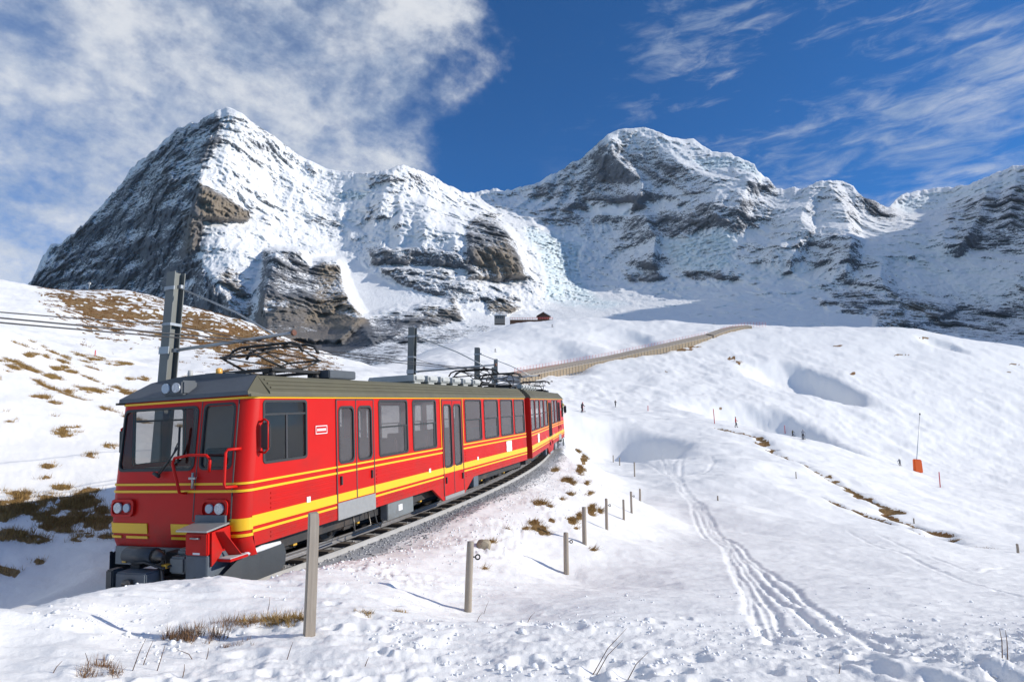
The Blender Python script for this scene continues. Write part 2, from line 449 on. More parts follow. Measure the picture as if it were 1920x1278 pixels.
for ln in SKI:
    w3 = []
    for q in ln:
        h_ = hit(*cz(*q), ymin=3.0, ymax=112)
        if h_: w3.append((h_[0], h_[1]))
    SKIW.append(w3)
Yr = rows
G0 = np.zeros_like(D); B0 = np.zeros_like(D)
for k, ln in enumerate(SKIW):
    if len(ln) < 2: continue
    ys = [q[1] for q in ln]; r0 = np.searchsorted(Yr, min(ys) - 1.0); r1 = np.searchsorted(Yr, max(ys) + 1.0)
    a_ = [q[0] / q[1] for q in ln]; c0 = np.searchsorted(ga, min(a_) - .06); c1 = np.searchsorted(ga, max(a_) + .06)
    sl = (slice(r0, r1), slice(c0, c1))
    x_, y_ = X2[sl], Y2[sl]
    wob = (fbm2(x_ * .35, y_ * .35, 3, .5, 90 + k) - .5) * .3
    d = linedist(x_ + wob, y_ + wob * .6, ln)
    wd = .045 + y_ * .0012
    g = np.exp(-(d / wd) ** 2) * (.04 + y_ * .0006); brm = np.exp(-((d - 2.1 * wd) / wd) ** 2) * .006
    fade = .55 + .6 * fbm2(x_ * .5, y_ * .5, 3, .5, 120 + k)
    G0[sl] = np.maximum(G0[sl], g * fade * (0.6 if k in (8, 9, 10, 12) else 1.0)); B0[sl] = np.maximum(B0[sl], brm * fade)
D += B0 - G0
# footprints and small pits
for k in range(420):
    y0 = math.exp(random.uniform(math.log(2.6), math.log(9))); x0 = random.uniform(-.95, 1.0) * y0
    if random.random() > (.35 if y0 > 6 else 1): continue
    r_ = random.uniform(.05, .12); r0 = np.searchsorted(Yr, y0 - .4); r1 = np.searchsorted(Yr, y0 + .4)
    c0 = np.searchsorted(ga, (x0 - .4) / y0); c1 = np.searchsorted(ga, (x0 + .4) / y0); sl = (slice(r0, r1), slice(c0, c1))
    d2 = ((X2[sl] - x0) ** 2 + ((Y2[sl] - y0) * random.uniform(.6, 1.3)) ** 2) / r_ ** 2
    D[sl] += (-np.exp(-d2 ** 1.5) + .35 * np.exp(-((np.sqrt(d2) - 1.5) / .4) ** 2)) * random.uniform(.012, .04) * sst(U2[sl], -50, 300)
# the little terrace edge where dead grass shows through, right of the ski tracks
EDGE = [(1340, 800), (1420, 815), (1480, 856), (1540, 885), (1600, 915), (1660, 950), (1720, 985), (1780, 1010), (1835, 1030)]
EDGEW = [hit(u, v + 2, ymin=3, ymax=112)[:2] for u, v in EDGE]
EDGE2 = [(1500, 910), (1560, 935), (1620, 960), (1690, 985), (1740, 998), (1780, 1012)]
EDGE2W = [hit(u, v + 2, ymin=3, ymax=112)[:2] for u, v in EDGE2]
sl = (slice(np.searchsorted(Yr, 22), np.searchsorted(Yr, 118)), slice(np.searchsorted(ga, .25), np.searchsorted(ga, .95)))
dE = linedist(X2[sl] + (fbm2(X2[sl] * .3, Y2[sl] * .3, 3, .5, 5) - .5) * 3, Y2[sl], EDGEW); dE2 = linedist(X2[sl] + (fbm2(X2[sl] * .4, Y2[sl] * .4, 3, .5, 8) - .5) * 2, Y2[sl], EDGE2W)
D[sl] -= .35 * np.exp(-(dE / .8) ** 2) + .3 * np.exp(-(dE2 / .6) ** 2)

Z2 = Z2 + D * keep
GFINE = Z2
E_smooth = Z2 / Y2

# ---- where dead grass shows through (a property of the ground)
U2, V2 = proj(X2, Y2, Z2)
grass = np.zeros_like(Z2)
HILL = [(95, 540), (180, 548), (330, 566), (440, 598), (560, 640), (620, 672), (600, 690), (520, 690), (440, 682), (350, 652), (300, 640), (240, 640), (160, 640), (130, 590), (100, 565)]
hm = (Y2 > 48) & (Y2 < 175) & (U2 < 720)
pd = polydist(U2[hm], V2[hm], HILL)
core = np.interp(pd, [-30, 0, 14, 40], [0, .44, .74, .92])
xx, yy = X2[hm], Y2[hm]
cluster = fbm2(xx * .05, yy * .05, 4, .6, 201); dab = fbm2(xx * .55 - yy * .1, yy * .9, 4, .6, 205)
hillgrass = core + (cluster - .5) * .9 + (dab - .5) * 2.3
hillgrass = np.where(pd > -30, hillgrass, 0) * np.where((V2[hm] > 598) & (U2[hm] < 300), .75, 1)
grass[hm] = sst(hillgrass, .53, .66)
def patch(u, v, ru, rv, strength=1.0, ymax=48, nz=1.0, seed=0):
    h_ = hit(u, v, ymax=ymax)
    if h_ is None: return
    Yc = h_[1]; du = ru * 1.6
    sl = (slice(np.searchsorted(Yr, Yc * .55), np.searchsorted(Yr, Yc * 1.7)), slice(np.searchsorted(ga, ae(u - du, v)[0]), np.searchsorted(ga, ae(u + du, v)[0])))
    if U2[sl].size == 0: return
    q = ((U2[sl] - u) / ru) ** 2 + ((V2[sl] - v) / rv) ** 2
    n = fbm2(X2[sl] * 1.6, Y2[sl] * 1.6, 4, .6, 300 + seed)
    grass[sl] = np.maximum(grass[sl], sst(1.15 - q + (n - .5) * 2.2 * nz, .45, .75) * strength)
BANK = [  # dead-grass patches on the bank left of the line: u, v, half width, half height
    (20, 690, 34, 7), (100, 705, 22, 6), (55, 665, 20, 5), (110, 690, 20, 5), (160, 733, 55, 7), (245, 735, 40, 6), (75, 745, 22, 5), (100, 755, 24, 5),
    (140, 805, 42, 9), (120, 808, 22, 12), (22, 788, 18, 9), (175, 850, 20, 10), (205, 838, 14, 8), (90, 873, 14, 6), (85, 895, 14, 6), (120, 912, 26, 9), (60, 960, 60, 22),
    (150, 945, 55, 20), (130, 985, 70, 26), (30, 1000, 40, 16), (190, 975, 30, 28), (60, 1015, 50, 16), (15, 1070, 34, 18), (72, 1055, 16, 9), (170, 920, 20, 10), (15, 965, 30, 14),
    (225, 680, 26, 6), (180, 672, 20, 4), (255, 710, 30, 5), (145, 925, 16, 7), (0, 955, 30, 14)]
for k, (u, v, ru, rv) in enumerate(BANK): patch(u, v, ru, rv, seed=k)
EMB = [  # on the embankment below the line
    (1012, 943, 18, 6), (1030, 948, 8, 4), (1000, 980, 14, 7), (1012, 990, 18, 8), (1022, 998, 14, 5), (1110, 955, 10, 14), (1073, 975, 10, 10), (1085, 968, 7, 9), (1080, 990, 8, 5),
    (1060, 900, 14, 6), (1075, 905, 8, 4), (1088, 880, 10, 14), (1095, 860, 8, 12), (1085, 843, 10, 8), (952, 990, 7, 3), (920, 1015, 8, 3), (1105, 925, 6, 5), (1125, 957, 6, 7), (1040, 880, 9, 4),
    (1112, 1030, 12, 3), (985, 990, 6, 3), (910, 1065, 8, 3), (1055, 935, 9, 4), (1100, 905, 6, 6), (1070, 925, 8, 4), (1035, 975, 8, 4)]
for k, (u, v, ru, rv) in enumerate(EMB): patch(u, v, ru, rv, seed=50 + k, nz=.8)
nE = fbm2(X2[sl] * .55, Y2[sl] * .55, 4, .6, 401)
grass[sl] = np.maximum(grass[sl], sst(np.exp(-(dE / 1.0) ** 2) * .85 + (nE - .5) * 1.5 - .12, .42, .62) * (dE < 3))
grass[sl] = np.maximum(grass[sl], sst(np.exp(-(dE2 / .7) ** 2) * .9 + (nE - .5) * 1.4 - .12, .42, .62) * (dE2 < 2.4))
FAR = [(1275, 655, 30, 4), (1300, 650, 18, 3), (1372, 672, 10, 5), (1385, 680, 8, 5), (1735, 633, 12, 4), (1900, 682, 12, 2), (1895, 697, 7, 2), (1250, 697, 4, 2), (1600, 700, 8, 4), (1570, 648, 20, 2), (1690, 665, 20, 2), (1350, 765, 8, 1)]
for k, (u, v, ru, rv) in enumerate(FAR): patch(u, v, ru, rv, seed=90 + k, ymax=519, strength=.8)
grass *= np.where((np.abs(T2) < 1.9) & (S2 > -46) & (S2 < 62), 0, 1)
lm = (T2 < -3.2) & (Y2 < 45) & (U2 < 420)
st_ = fbm2(X2[lm] * .30 - Y2[lm] * .1, Y2[lm] * .75, 4, .6, 640) + (fbm2(X2[lm] * 2.2, Y2[lm] * 2.2, 3, .6, 644) - .5) * .35
grass[lm] = np.maximum(grass[lm], sst(st_, .66, .76) * .8)
bk = fbm2(X2 * 1.5, Y2 * 1.5, 4, .6, 611); grass = np.where((T2 < -1.8) & (Y2 < 46), grass * sst(bk, .40, .52), grass)
gravel = (1 - sst(T2 + (fbm2(X2 * 1.3, Y2 * 1.3, 4, .6, 500) - .5) * 1.0, 1.65, 2.15)) * sst(T2, -1.7, -1.2) * sst(S2, -1.5, 1.0) * (1 - sst(S2, 50, 58))
dust = np.exp(-(np.maximum(T2 - 2.0, 0) / 1.0) ** 2) * (T2 > 0) * sst(S2, -2, 3) * (1 - sst(S2, 45, 55))

me = grid_mesh('snow_ground', np.stack([X2, Y2, Z2], -1))
attr(me, 'grass', grass); attr(me, 'gravel', gravel); attr(me, 'dust', dust)
msnow, t, b = mat_base('snow')
tcn = t.n('ShaderNodeTexCoord').outputs['Object']
geo = t.n('ShaderNodeNewGeometry').outputs['Position']
ag = t.n('ShaderNodeAttribute', attribute_name='grass').outputs['Fac']; av = t.n('ShaderNodeAttribute', attribute_name='gravel').outputs['Fac']
ad = t.n('ShaderNodeAttribute', attribute_name='dust').outputs['Fac']
white = t.mix(t.noise(geo, .35, 5, .6), (.835, .835, .83, 1), (.90, .895, .885, 1))
fine = t.noise(geo, 9.0, 6, .65)
earth = t.mix(t.noise(geo, 2.2, 6, .7), (.10, .052, .022, 1), (.36, .235, .095, 1))
earth = t.mix(t.step(t.noise(geo, .16, 5, .65), .42, .66), earth, t.mix(t.noise(geo, 1.1, 5, .7), (.12, .045, .016, 1), (.36, .20, .07, 1)))
grav = t.mix(t.noise(geo, 22.0, 6, .75), (.22, .225, .24, 1), (.66, .67, .69, 1))
gm = t.step(t.math('ADD', ag, t.math('MULTIPLY', t.math('SUBTRACT', fine, .5), .9)), .38, .62)
vm = t.step(t.math('ADD', av, t.math('MULTIPLY', t.math('SUBTRACT', t.noise(geo, 2.6, 7, .72), .5), 1.5)), .40, .85)
c_ = t.mix(t.math('MULTIPLY', ad, t.step(t.noise(geo, 3.0, 6, .7), .4, .75)), white, (.66, .64, .65, 1))
c_ = t.mix(vm, c_, grav); c_ = t.mix(gm, c_, earth)
t.l(c_, b.inputs['Base Color']); b.inputs['Roughness'].default_value = .62; b.inputs['Specular IOR Level'].default_value = .25
bn = t.n('ShaderNodeBump'); bn.inputs['Strength'].default_value = .45; bn.inputs['Distance'].default_value = .05
hgt = t.math('ADD', t.math('MULTIPLY', t.noise(geo, 2.6, 7, .62), .8), t.math('MULTIPLY', t.noise(geo, 17.0, 5, .65), .35))
t.l(hgt, bn.inputs['Height']); t.l(bn.outputs[0], b.inputs['Normal'])
ground = link('snow_ground', me, mat=msnow); tag(ground, kind='structure')
# the same snowfield behind the viewer
gx, gy = np.meshgrid(np.linspace(-300, 300, 120), np.linspace(-300, 1.02, 80))
gz = -1.75 + (fbm2(gx * .05, gy * .05, 4, .5, 2) - .5) * np.clip(np.hypot(gx, gy) * .05, 0, 6) - gx * .03 * sst(np.abs(gx), 2, 30)
edge_ok = gy > -2
gz = np.where(np.abs(gx) < 300, gz, gz) - .35
tag(link('snow_ground', grid_mesh('snow_ground_rear', np.stack([gx, gy, gz], -1)), mat=msnow), kind='structure')
# ---------------------------------------------------------------- the mountain wall, 2 to 6 km off
SKYL = [(-420, 640), (-200, 640), (30, 560), (62, 522), (75, 490), (95, 462), (112, 455), (128, 446), (150, 425), (185, 388), (205, 368), (225, 345), (245, 318), (262, 302), (275, 296), (300, 272), (320, 252), (340, 240),
        (372, 225), (398, 210), (412, 203), (424, 201), (437, 204), (452, 212), (470, 226), (490, 240), (515, 256), (540, 276), (560, 290), (585, 303), (610, 315), (640, 322), (655, 321), (668, 323), (690, 324),
        (715, 319), (735, 314), (755, 310), (775, 313), (800, 323), (822, 334), (840, 347), (858, 356), (872, 361), (890, 359), (905, 357), (925, 354), (945, 356), (985, 348), (1005, 342), (1030, 330), (1050, 320), (1075, 305), (1095, 294), (1105, 284), (1120, 268), (1140, 252),
        (1160, 242), (1185, 241), (1210, 239), (1232, 246), (1255, 256), (1280, 261), (1300, 260), (1318, 272), (1335, 284), (1352, 286), (1370, 286), (1380, 294), (1400, 300), (1415, 308), (1421, 320), (1440, 334), (1455, 352),
        (1470, 356), (1490, 352), (1512, 352), (1530, 340), (1545, 337), (1580, 340), (1600, 350), (1615, 366), (1640, 376), (1655, 384), (1668, 386), (1684, 372), (1700, 360), (1710, 362), (1745, 354), (1780, 350), (1815, 346), (1840, 336), (1860, 325), (1890, 315), (1920, 309),
        (1980, 290), (2060, 262), (2120, 200), (2200, 110), (2300, 40), (2500, 20), (2700, 60)]  # unseen crest past the right edge, raised to shade the apron
SKYL = np.array(SKYL, float)
DC = [  # depth control: u, v, metres
    (-300, 640, 4300), (-150, 700, 3000), (62, 522, 4350), (150, 425, 4400), (262, 302, 4420), (340, 240, 4380), (420, 203, 4250), (400, 280, 3950), (376, 340, 3680), (362, 420, 3500), (366, 480, 3380), (430, 560, 3050), (440, 620, 2750),
    (250, 400, 4080), (200, 480, 4000), (300, 480, 3700), (120, 520, 4150), (200, 580, 3600), (330, 580, 3250), (60, 620, 3600), (250, 680, 2400),
    (520, 300, 4420), (560, 380, 4230), (480, 400, 3800), (600, 440, 4020), (520, 480, 3480), (640, 325, 4700), (660, 400, 4350), (640, 470, 3920), (600, 520, 3450), (700, 540, 3350), (560, 560, 2950), (640, 580, 2900),
    (755, 312, 4620), (700, 380, 4300), (760, 400, 4120), (820, 400, 4250), (720, 470, 3800), (800, 480, 3700), (880, 440, 3950), (860, 520, 3500), (930, 470, 3900), (780, 550, 3250), (900, 570, 3200), (960, 520, 3800), (1000, 540, 3700), (860, 600, 2800), (930, 600, 2900),
    (880, 362, 5900), (960, 352, 5950), (930, 400, 5300), (1010, 430, 5050), (1050, 500, 4450), (1100, 560, 3900), (1010, 590, 3300), (1060, 400, 5350), (1000, 380, 5700),
    (1100, 290, 5800), (1190, 241, 5750), (1150, 330, 5450), (1250, 300, 5300), (1200, 400, 4980), (1120, 430, 5080), (1250, 420, 4600), (1200, 480, 4500), (1290, 470, 4200), (1200, 550, 3950), (1350, 400, 4270), (1420, 310, 4850), (1300, 262, 5600), (1400, 350, 4450), (1350, 500, 3850), (1300, 570, 3500),
    (1455, 353, 4600), (1450, 430, 3980), (1450, 520, 3550), (1550, 338, 4450), (1530, 430, 3750), (1620, 370, 4300), (1680, 395, 4450), (1600, 480, 3450), (1550, 560, 3100), (1750, 360, 4800), (1700, 440, 3600), (1740, 520, 3150), (1680, 580, 2800),
    (1850, 332, 4400), (1920, 310, 4200), (1850, 420, 3550), (1920, 430, 3300), (1830, 520, 3050), (1920, 540, 2850), (1800, 600, 2750), (1920, 620, 2500), (2060, 255, 3600), (2100, 450, 2600), (2200, 110, 3050), (2300, 40, 2700), (2300, 420, 2000), (2500, 40, 2450), (2300, 640, 2300), (2650, 60, 2200),  # off-frame depths brought nearer so the crest's shadow covers the apron
    (480, 660, 1900), (620, 640, 2200), (560, 700, 1350), (720, 620, 2350), (720, 680, 1350), (860, 640, 2000), (960, 640, 1800), (1100, 620, 2500), (1300, 620, 2500), (1500, 620, 2450), (1700, 650, 2000), (1100, 730, 1000), (700, 740, 850), (400, 740, 1100), (0, 740, 1500), (1500, 730, 1000), (1920, 730, 1000), (-300, 740, 1700), (2500, 730, 1300)]
dtps = TPS([(u / 500, v / 300) for u, v, d in DC], [math.log(d) for u, v, d in DC], reg=4e-4)
MC, MR = 1380, 400
mu = np.concatenate([np.linspace(-420, -40, 60, endpoint=False), np.linspace(-40, 1960, MC - 140, endpoint=False), np.linspace(1960, 2700, 80)])
top = np.interp(mu, SKYL[:, 0], SKYL[:, 1])
tf = np.linspace(0, 1, MR) ** 0.92
BOT = 745.0
MU = np.repeat(mu[None], MR, 0); MV = top[None] + (BOT - top[None]) * tf[:, None]
cu = np.linspace(-420, 2700, 200); cv = np.linspace(20, 750, 118)
_a, _b = np.meshgrid(cu, cv)
dco = dtps(_a / 500, _b / 300)
LD = upsample(dco, cu, cv, MU, MV)
MD = np.exp(LD)
def tent(line, wl, wr, amp, vfade=18, curve=1.0):
    """a rib standing towards the viewer along a line drawn down the face"""
    global MD
    ln = np.array(line, float); lu = np.interp(MV, ln[:, 1], ln[:, 0])
    n = (fbm2(MV * .02, MU * .004, 3, .5, int(abs(amp)) % 97) - .5) * 26
    d = MU - lu - n
    p = np.where(d < 0, 1 + d / wl, 1 - d / wr); p = np.clip(p, 0, 1) ** curve
    f = sst(MV, ln[0, 1] - vfade, ln[0, 1] + vfade) * (1 - sst(MV, ln[-1, 1] - vfade, ln[-1, 1] + vfade))
    MD = MD - amp * p * f
def block(poly, amp, soft=6, nz=5):
    """a cliff-sided block standing proud of the face"""
    global MD
    n = (fbm2(MU * .05, MV * .05, 4, .55, int(abs(poly[0][0])) % 89) - .5) * 2 * nz
    MD = MD - amp * sst(polydist(MU, MV, poly) + n, -soft, soft)
# Eiger: edge between the shaded north face and the sunny west flank
tent([(424, 203), (410, 255), (392, 300), (372, 338), (360, 410), (362, 470), (400, 520), (440, 600)], 110, 150, 190)
block([(372, 340), (392, 350), (430, 375), (466, 396), (462, 414), (420, 410), (378, 412), (360, 470), (352, 440)], 90, 5)
tent([(512, 466), (505, 540), (485, 640)], 26, 110, 190, 8)
block([(498, 472), (560, 468), (585, 500), (605, 486), (632, 490), (650, 545), (680, 600), (640, 640), (500, 640), (488, 560)], 170, 7)
tent([(618, 486), (640, 545), (672, 600), (690, 640)], 60, 26, 150, 8)
tent([(400, 510), (440, 600)], 60, 30, 120, 10); tent([(300, 440), (330, 560)], 60, 50, 70); tent([(230, 380), (250, 520)], 50, 40, 60); tent([(330, 300), (300, 420)], 40, 30, 50)
for ln in ([(460, 300), (520, 420)], [(500, 290), (575, 400)], [(470, 430), (560, 480)], [(540, 330), (610, 420)]): tent(ln, 30, 26, 36)
# middle peak
for ln, a in (([(740, 316), (712, 380), (690, 440)], 60), ([(770, 315), (760, 390), (745, 450)], 55), ([(800, 325), (800, 400), (790, 470)], 70), ([(835, 345), (850, 400), (850, 470)], 60)): tent(ln, 20, 26, a)
tent([(862, 358), (905, 400), (945, 440), (985, 520)], 60, 24, 210, 8)
block([(876, 430), (925, 405), (962, 450), (985, 520), (940, 525), (880, 520)], 80, 6); block([(690, 470), (780, 465), (880, 480), (880, 500), (780, 492), (700, 492)], 45, 5); block([(715, 505), (830, 505), (960, 545), (980, 565), (850, 560), (760, 535)], 60, 6)
block([(655, 430), (672, 427), (690, 442), (668, 452), (652, 448)], 40, 4); block([(730, 410), (762, 400), (772, 418), (740, 428)], 30, 4)
block([(640, 610), (690, 590), (745, 572), (765, 582), (810, 562), (850, 560), (868, 595), (800, 610), (700, 640)], 60, 6); block([(915, 568), (940, 562), (975, 575), (950, 592), (915, 590)], 70, 5); block([(560, 650), (640, 625), (820, 618), (870, 625), (800, 680), (600, 700)], 20, 8)
# Mönch
tent([(1140, 256), (1152, 290), (1185, 320), (1212, 345), (1200, 372)], 50, 20, 170, 8)
tent([(1232, 250), (1262, 300), (1300, 330)], 50, 40, 120); tent([(1200, 372), (1165, 400), (1130, 420)], 60, 40, 70)
for u0 in (985, 1015, 1045, 1075): tent([(u0 + 20, 330), (u0, 370), (u0 - 20, 400)], 16, 14, 60)
tent([(1215, 400), (1225, 460), (1230, 500)], 40, 14, 150, 8); tent([(1190, 470), (1180, 520)], 40, 26, 60); tent([(1330, 330), (1345, 420)], 40, 26, 70); tent([(1410, 330), (1385, 400), (1370, 440)], 60, 30, 110)
block([(1380, 298), (1420, 318), (1456, 352), (1410, 348), (1370, 318)], 60, 5); block([(1110, 378), (1140, 376), (1160, 386), (1190, 388), (1170, 404), (1130, 404)], 50, 5)
# right-hand wall
for ln, a in (([(1512, 354), (1500, 430), (1480, 500)], 120), ([(1560, 340), (1580, 400), (1600, 450), (1585, 520)], 170), ([(1600, 352), (1660, 385), (1690, 410)], 120), ([(1775, 396), (1775, 450)], 150), ([(1700, 408), (1735, 440)], 90), ([(1850, 345), (1830, 420), (1800, 470)], 170), ([(1905, 330), (1890, 430)], 130), ([(1650, 480), (1660, 560)], 90), ([(1460, 440), (1440, 500)], 70)): tent(ln, 60, 26, a)
block([(1640, 590), (1700, 560), (1775, 566), (1800, 580), (1740, 608), (1640, 612)], 70, 6); block([(1540, 560), (1600, 565), (1690, 560), (1690, 588), (1620, 588), (1550, 582)], 50, 6)
block([(1780, 590), (1860, 580), (1930, 590), (1930, 660), (1800, 650)], 50, 7)
# ice falls
GLAC = [(985, 425), (1010, 432), (1040, 440), (1070, 455), (1090, 460), (1085, 500), (1100, 540), (1125, 560), (1180, 570), (1130, 580), (1060, 572), (1020, 560), (1022, 520), (1005, 470), (985, 445)]
GLAC2 = [(1240, 445), (1300, 440), (1350, 425), (1380, 440), (1375, 490), (1390, 500), (1330, 512), (1270, 505), (1245, 470)]
GLAC3 = [(1300, 300), (1345, 296), (1380, 296), (1420, 312), (1420, 326), (1370, 312), (1320, 318)]
GLAC4 = [(632, 365), (660, 356), (690, 362), (680, 374), (640, 376)]
GLAC5 = [(1672, 386), (1700, 372), (1760, 358), (1830, 348), (1900, 325), (1930, 320), (1930, 340), (1850, 362), (1790, 374), (1760, 395), (1700, 402)]
gd = polydist(MU, MV, GLAC); gl = np.maximum.reduce([sst(gd, -8, 10), sst(polydist(MU, MV, GLAC2), -10, 16) * .85, sst(polydist(MU, MV, GLAC3), -4, 4), sst(polydist(MU, MV, GLAC4), -3, 4), sst(polydist(MU, MV, GLAC5), -4, 8) * .6])

# relief
A_, E_ = rayv(MU, MV)
px, pz = A_ * MD / 1000, E_ * MD / 1000
py = MD / 1000
ROCKY = np.zeros_like(MD)
def bias(poly, amt, soft=10, nz=10):
    global ROCKY
    n = (fbm2(MU * .03, MV * .03, 4, .6, int(abs(poly[0][1])) % 83) - .5) * 2 * nz
    ROCKY = ROCKY + amt * sst(polydist(MU, MV, poly) + n, -soft, soft)
bias([(40, 540), (62, 515), (150, 420), (225, 345), (330, 245), (412, 203), (415, 255), (372, 338), (360, 470), (440, 600), (400, 660), (40, 660)], .27, 6, 6)
bias([(372, 342), (392, 350), (430, 375), (468, 397), (464, 414), (420, 410), (384, 412), (372, 470), (352, 470), (356, 400)], .75, 4, 4)
bias([(405, 520), (430, 470), (440, 500), (470, 560), (480, 600), (430, 600)], .35)
bias([(495, 470), (562, 466), (585, 500), (605, 484), (632, 488), (650, 545), (690, 610), (640, 645), (480, 650), (486, 560)], .62, 5, 5)
bias([(430, 215), (640, 325), (620, 420), (560, 480), (470, 395), (400, 350), (415, 260)], -.13)
bias([(555, 480), (640, 470), (690, 500), (760, 545), (940, 592), (880, 600), (860, 570), (760, 575), (690, 592), (655, 560), (640, 500), (600, 485), (580, 500)], -.7, 8, 6)
bias([(640, 330), (690, 330), (690, 400), (650, 470), (640, 400)], -.5)
bias([(700, 330), (860, 370), (870, 460), (690, 460)], -.16)
bias([(876, 425), (900, 398), (930, 402), (965, 450), (988, 522), (940, 530), (878, 522)], .55, 5, 5)
bias([(690, 466), (780, 460), (885, 478), (885, 502), (780, 496), (700, 496)], .35, 5, 5); bias([(715, 503), (830, 503), (960, 540), (985, 566), (850, 562), (755, 535)], .36, 5, 6)
bias([(640, 615), (690, 590), (745, 572), (765, 582), (810, 560), (850, 558), (870, 600), (800, 612), (700, 645), (600, 680), (480, 690), (480, 640)], .55, 5, 6); bias([(915, 566), (940, 560), (978, 575), (950, 594), (915, 592)], .55, 4, 4)
bias([(480, 640), (640, 640), (860, 620), (940, 612), (700, 700), (560, 720), (460, 720)], .42, 8, 12)
bias([(890, 365), (1000, 345), (1100, 290), (1140, 300), (1200, 360), (1210, 400), (1100, 430), (1000, 425), (930, 400)], .12)
bias([(1140, 252), (1270, 256), (1440, 330), (1400, 340), (1320, 320), (1260, 280), (1150, 270)], -.22)
bias([(1230, 290), (1290, 320), (1330, 360), (1250, 350), (1120, 330), (1110, 310)], .2); bias([(1080, 370), (1200, 368), (1205, 385), (1120, 392), (1060, 385)], .3)
bias([(1100, 378), (1190, 380), (1180, 404), (1110, 404)], -.9, 4, 4); bias([(1010, 430), (1090, 440), (1110, 470), (1080, 465), (1000, 440)], -.5)
bias([(1210, 400), (1350, 400), (1340, 435), (1270, 450), (1225, 440)], .25); bias([(1110, 480), (1170, 470), (1250, 475), (1255, 500), (1150, 505)], .15)
bias([(1040, 560), (1200, 540), (1330, 530), (1420, 540), (1640, 600), (1640, 640), (1000, 640), (1000, 600)], -.38, 10, 12)
bias([(1090, 590), (1250, 580), (1420, 588), (1420, 615), (1100, 615)], .25, 8, 10)
bias([(1170, 515), (1230, 510), (1250, 522), (1180, 530)], .5, 4, 5); bias([(1280, 510), (1350, 505), (1360, 525), (1300, 530)], .5, 4, 5)
bias([(1410, 480), (1500, 490), (1560, 560), (1480, 560), (1420, 540), (1380, 510)], -.3)
bias([(1600, 410), (1700, 430), (1900, 520), (1920, 560), (1700, 540), (1620, 480)], -.3, 10, 14)
bias([(1500, 540), (1700, 550), (1800, 575), (1930, 580), (1930, 660), (1640, 640), (1630, 600), (1540, 590)], .36, 7, 10)
bias([(1770, 400), (1840, 345), (1960, 330), (1960, 490), (1800, 470)], .25); bias([(1610, 360), (1690, 405), (1680, 420), (1630, 410)], .3)
bias([(480, 585), (600, 575), (690, 600), (700, 630), (640, 650), (480, 670)], .55, 6, 8); bias([(600, 640), (720, 600), (860, 585), (930, 605), (860, 630), (700, 690), (580, 700)], .28, 8, 10)
bias([(440, 230), (640, 330), (625, 400), (560, 470), (480, 400), (420, 340), (425, 270)], -.10, 14, 20); bias([(380, 415), (470, 420), (600, 470), (560, 490), (480, 500), (400, 470)], -.12, 10, 14)
ROCKY -= .95 * gl

tan_ = np.zeros_like(MD)
for poly, a in (([(376, 344), (470, 396), (464, 414), (384, 412), (372, 400)], 1), ([(600, 484), (634, 488), (655, 550), (690, 605), (640, 620), (560, 610), (590, 560)], .9), ([(350, 400), (376, 400), (372, 470), (340, 480)], .5), ([(890, 470), (950, 450), (985, 520), (900, 522)], .9), ([(915, 566), (940, 560), (978, 575), (950, 594), (915, 592)], 1), ([(405, 500), (450, 500), (480, 600), (430, 600)], .5),
                ([(480, 560), (600, 560), (680, 640), (480, 650)], .45), ([(1640, 580), (1740, 565), (1760, 590), (1660, 612)], .6), ([(800, 560), (860, 560), (870, 600), (800, 600)], .5)):
    tan_ = np.maximum(tan_, a * sst(polydist(MU, MV, poly), -12, 12))
n_big = fbm3(px * 2.2, py * 2.2, pz * 2.2, 5, .52, 1, ridged=True) - .6
n_flu = fbm2((px + py * .35) * 9 + (n_big * 1.2), pz * 2.2, 5, .55, 15, ridged=True) - .6
n_med = fbm3(px * 9, py * 9, pz * 11, 5, .56, 31) - .5
n_fin = fbm3(px * 34, py * 34, pz * 40, 4, .6, 41, ridged=True) - .6
soft_ = 1 - .80 * sst(-ROCKY, .25, .8)                        # snowfields are smooth
taper = sst(tf[:, None], 0, .02)
sc_ = MD / 4200
dd = (-150 * n_big - 62 * n_flu - 75 * n_med - 26 * n_fin) * sc_
tilt = .22 * px + .10 * py
for Hs, Am, sd in ((.190, 14, 3), (.067, 5, 5)):
    s_ = (pz + tilt + .25 * Hs * (fbm3(px * 5, py * 5, pz * 5, 4, .55, sd) - .5) * 14) / Hs
    fr = s_ - np.floor(s_)
    st = sst(fr, .58, 1.0) - fr
    dd += Am * 2.0 * st * sc_ * (2.6 * sst(fbm3(px * 2.6, py * 2.6, pz * 5, 4, .55, sd + 60), .36, .68)) * (1.25 - .5 * (px > 0))
cre = fbm2((px + n_med * .05) * 16, (pz + n_med * .03) * 44, 4, .6, 77, ridged=True) - .6
dd = dd * soft_ * (1 + .8 * sst(ROCKY, .1, .45)) - gl * (cre * 75 * sc_ + n_fin * 40)
dd -= 55 * sc_ * (fbm2((px + py * .5) * 62, pz * 9, 4, .6, 411, ridged=True) - .6) * sst(tan_, .2, .8)
MD2 = MD + dd * (.25 + .75 * taper)
jag = (fbm2(mu * .07, mu * 0 + 3.3, 5, .62, 5) - .5)
MVj = MV - (jag[None] * 11 * (1 - sst(tf[:, None], 0, .05))) * np.interp(mu, [-420, 150, 420, 430, 640, 660, 1050, 1150, 1300, 1430, 2700], [1.9, 1.9, 1.2, .4, .4, .9, 1.1, .45, .35, .9, .9])[None]
A_, E_ = rayv(MU, MVj)
MP = np.stack([A_ * MD2, MD2, E_ * MD2], -1)
du = np.gradient(MP, axis=1); dv = np.gradient(MP, axis=0)
nn = np.cross(dv, du); nn /= np.linalg.norm(nn, axis=2, keepdims=True) + 1e-9
if nn[..., 1].mean() > 0: nn = -nn
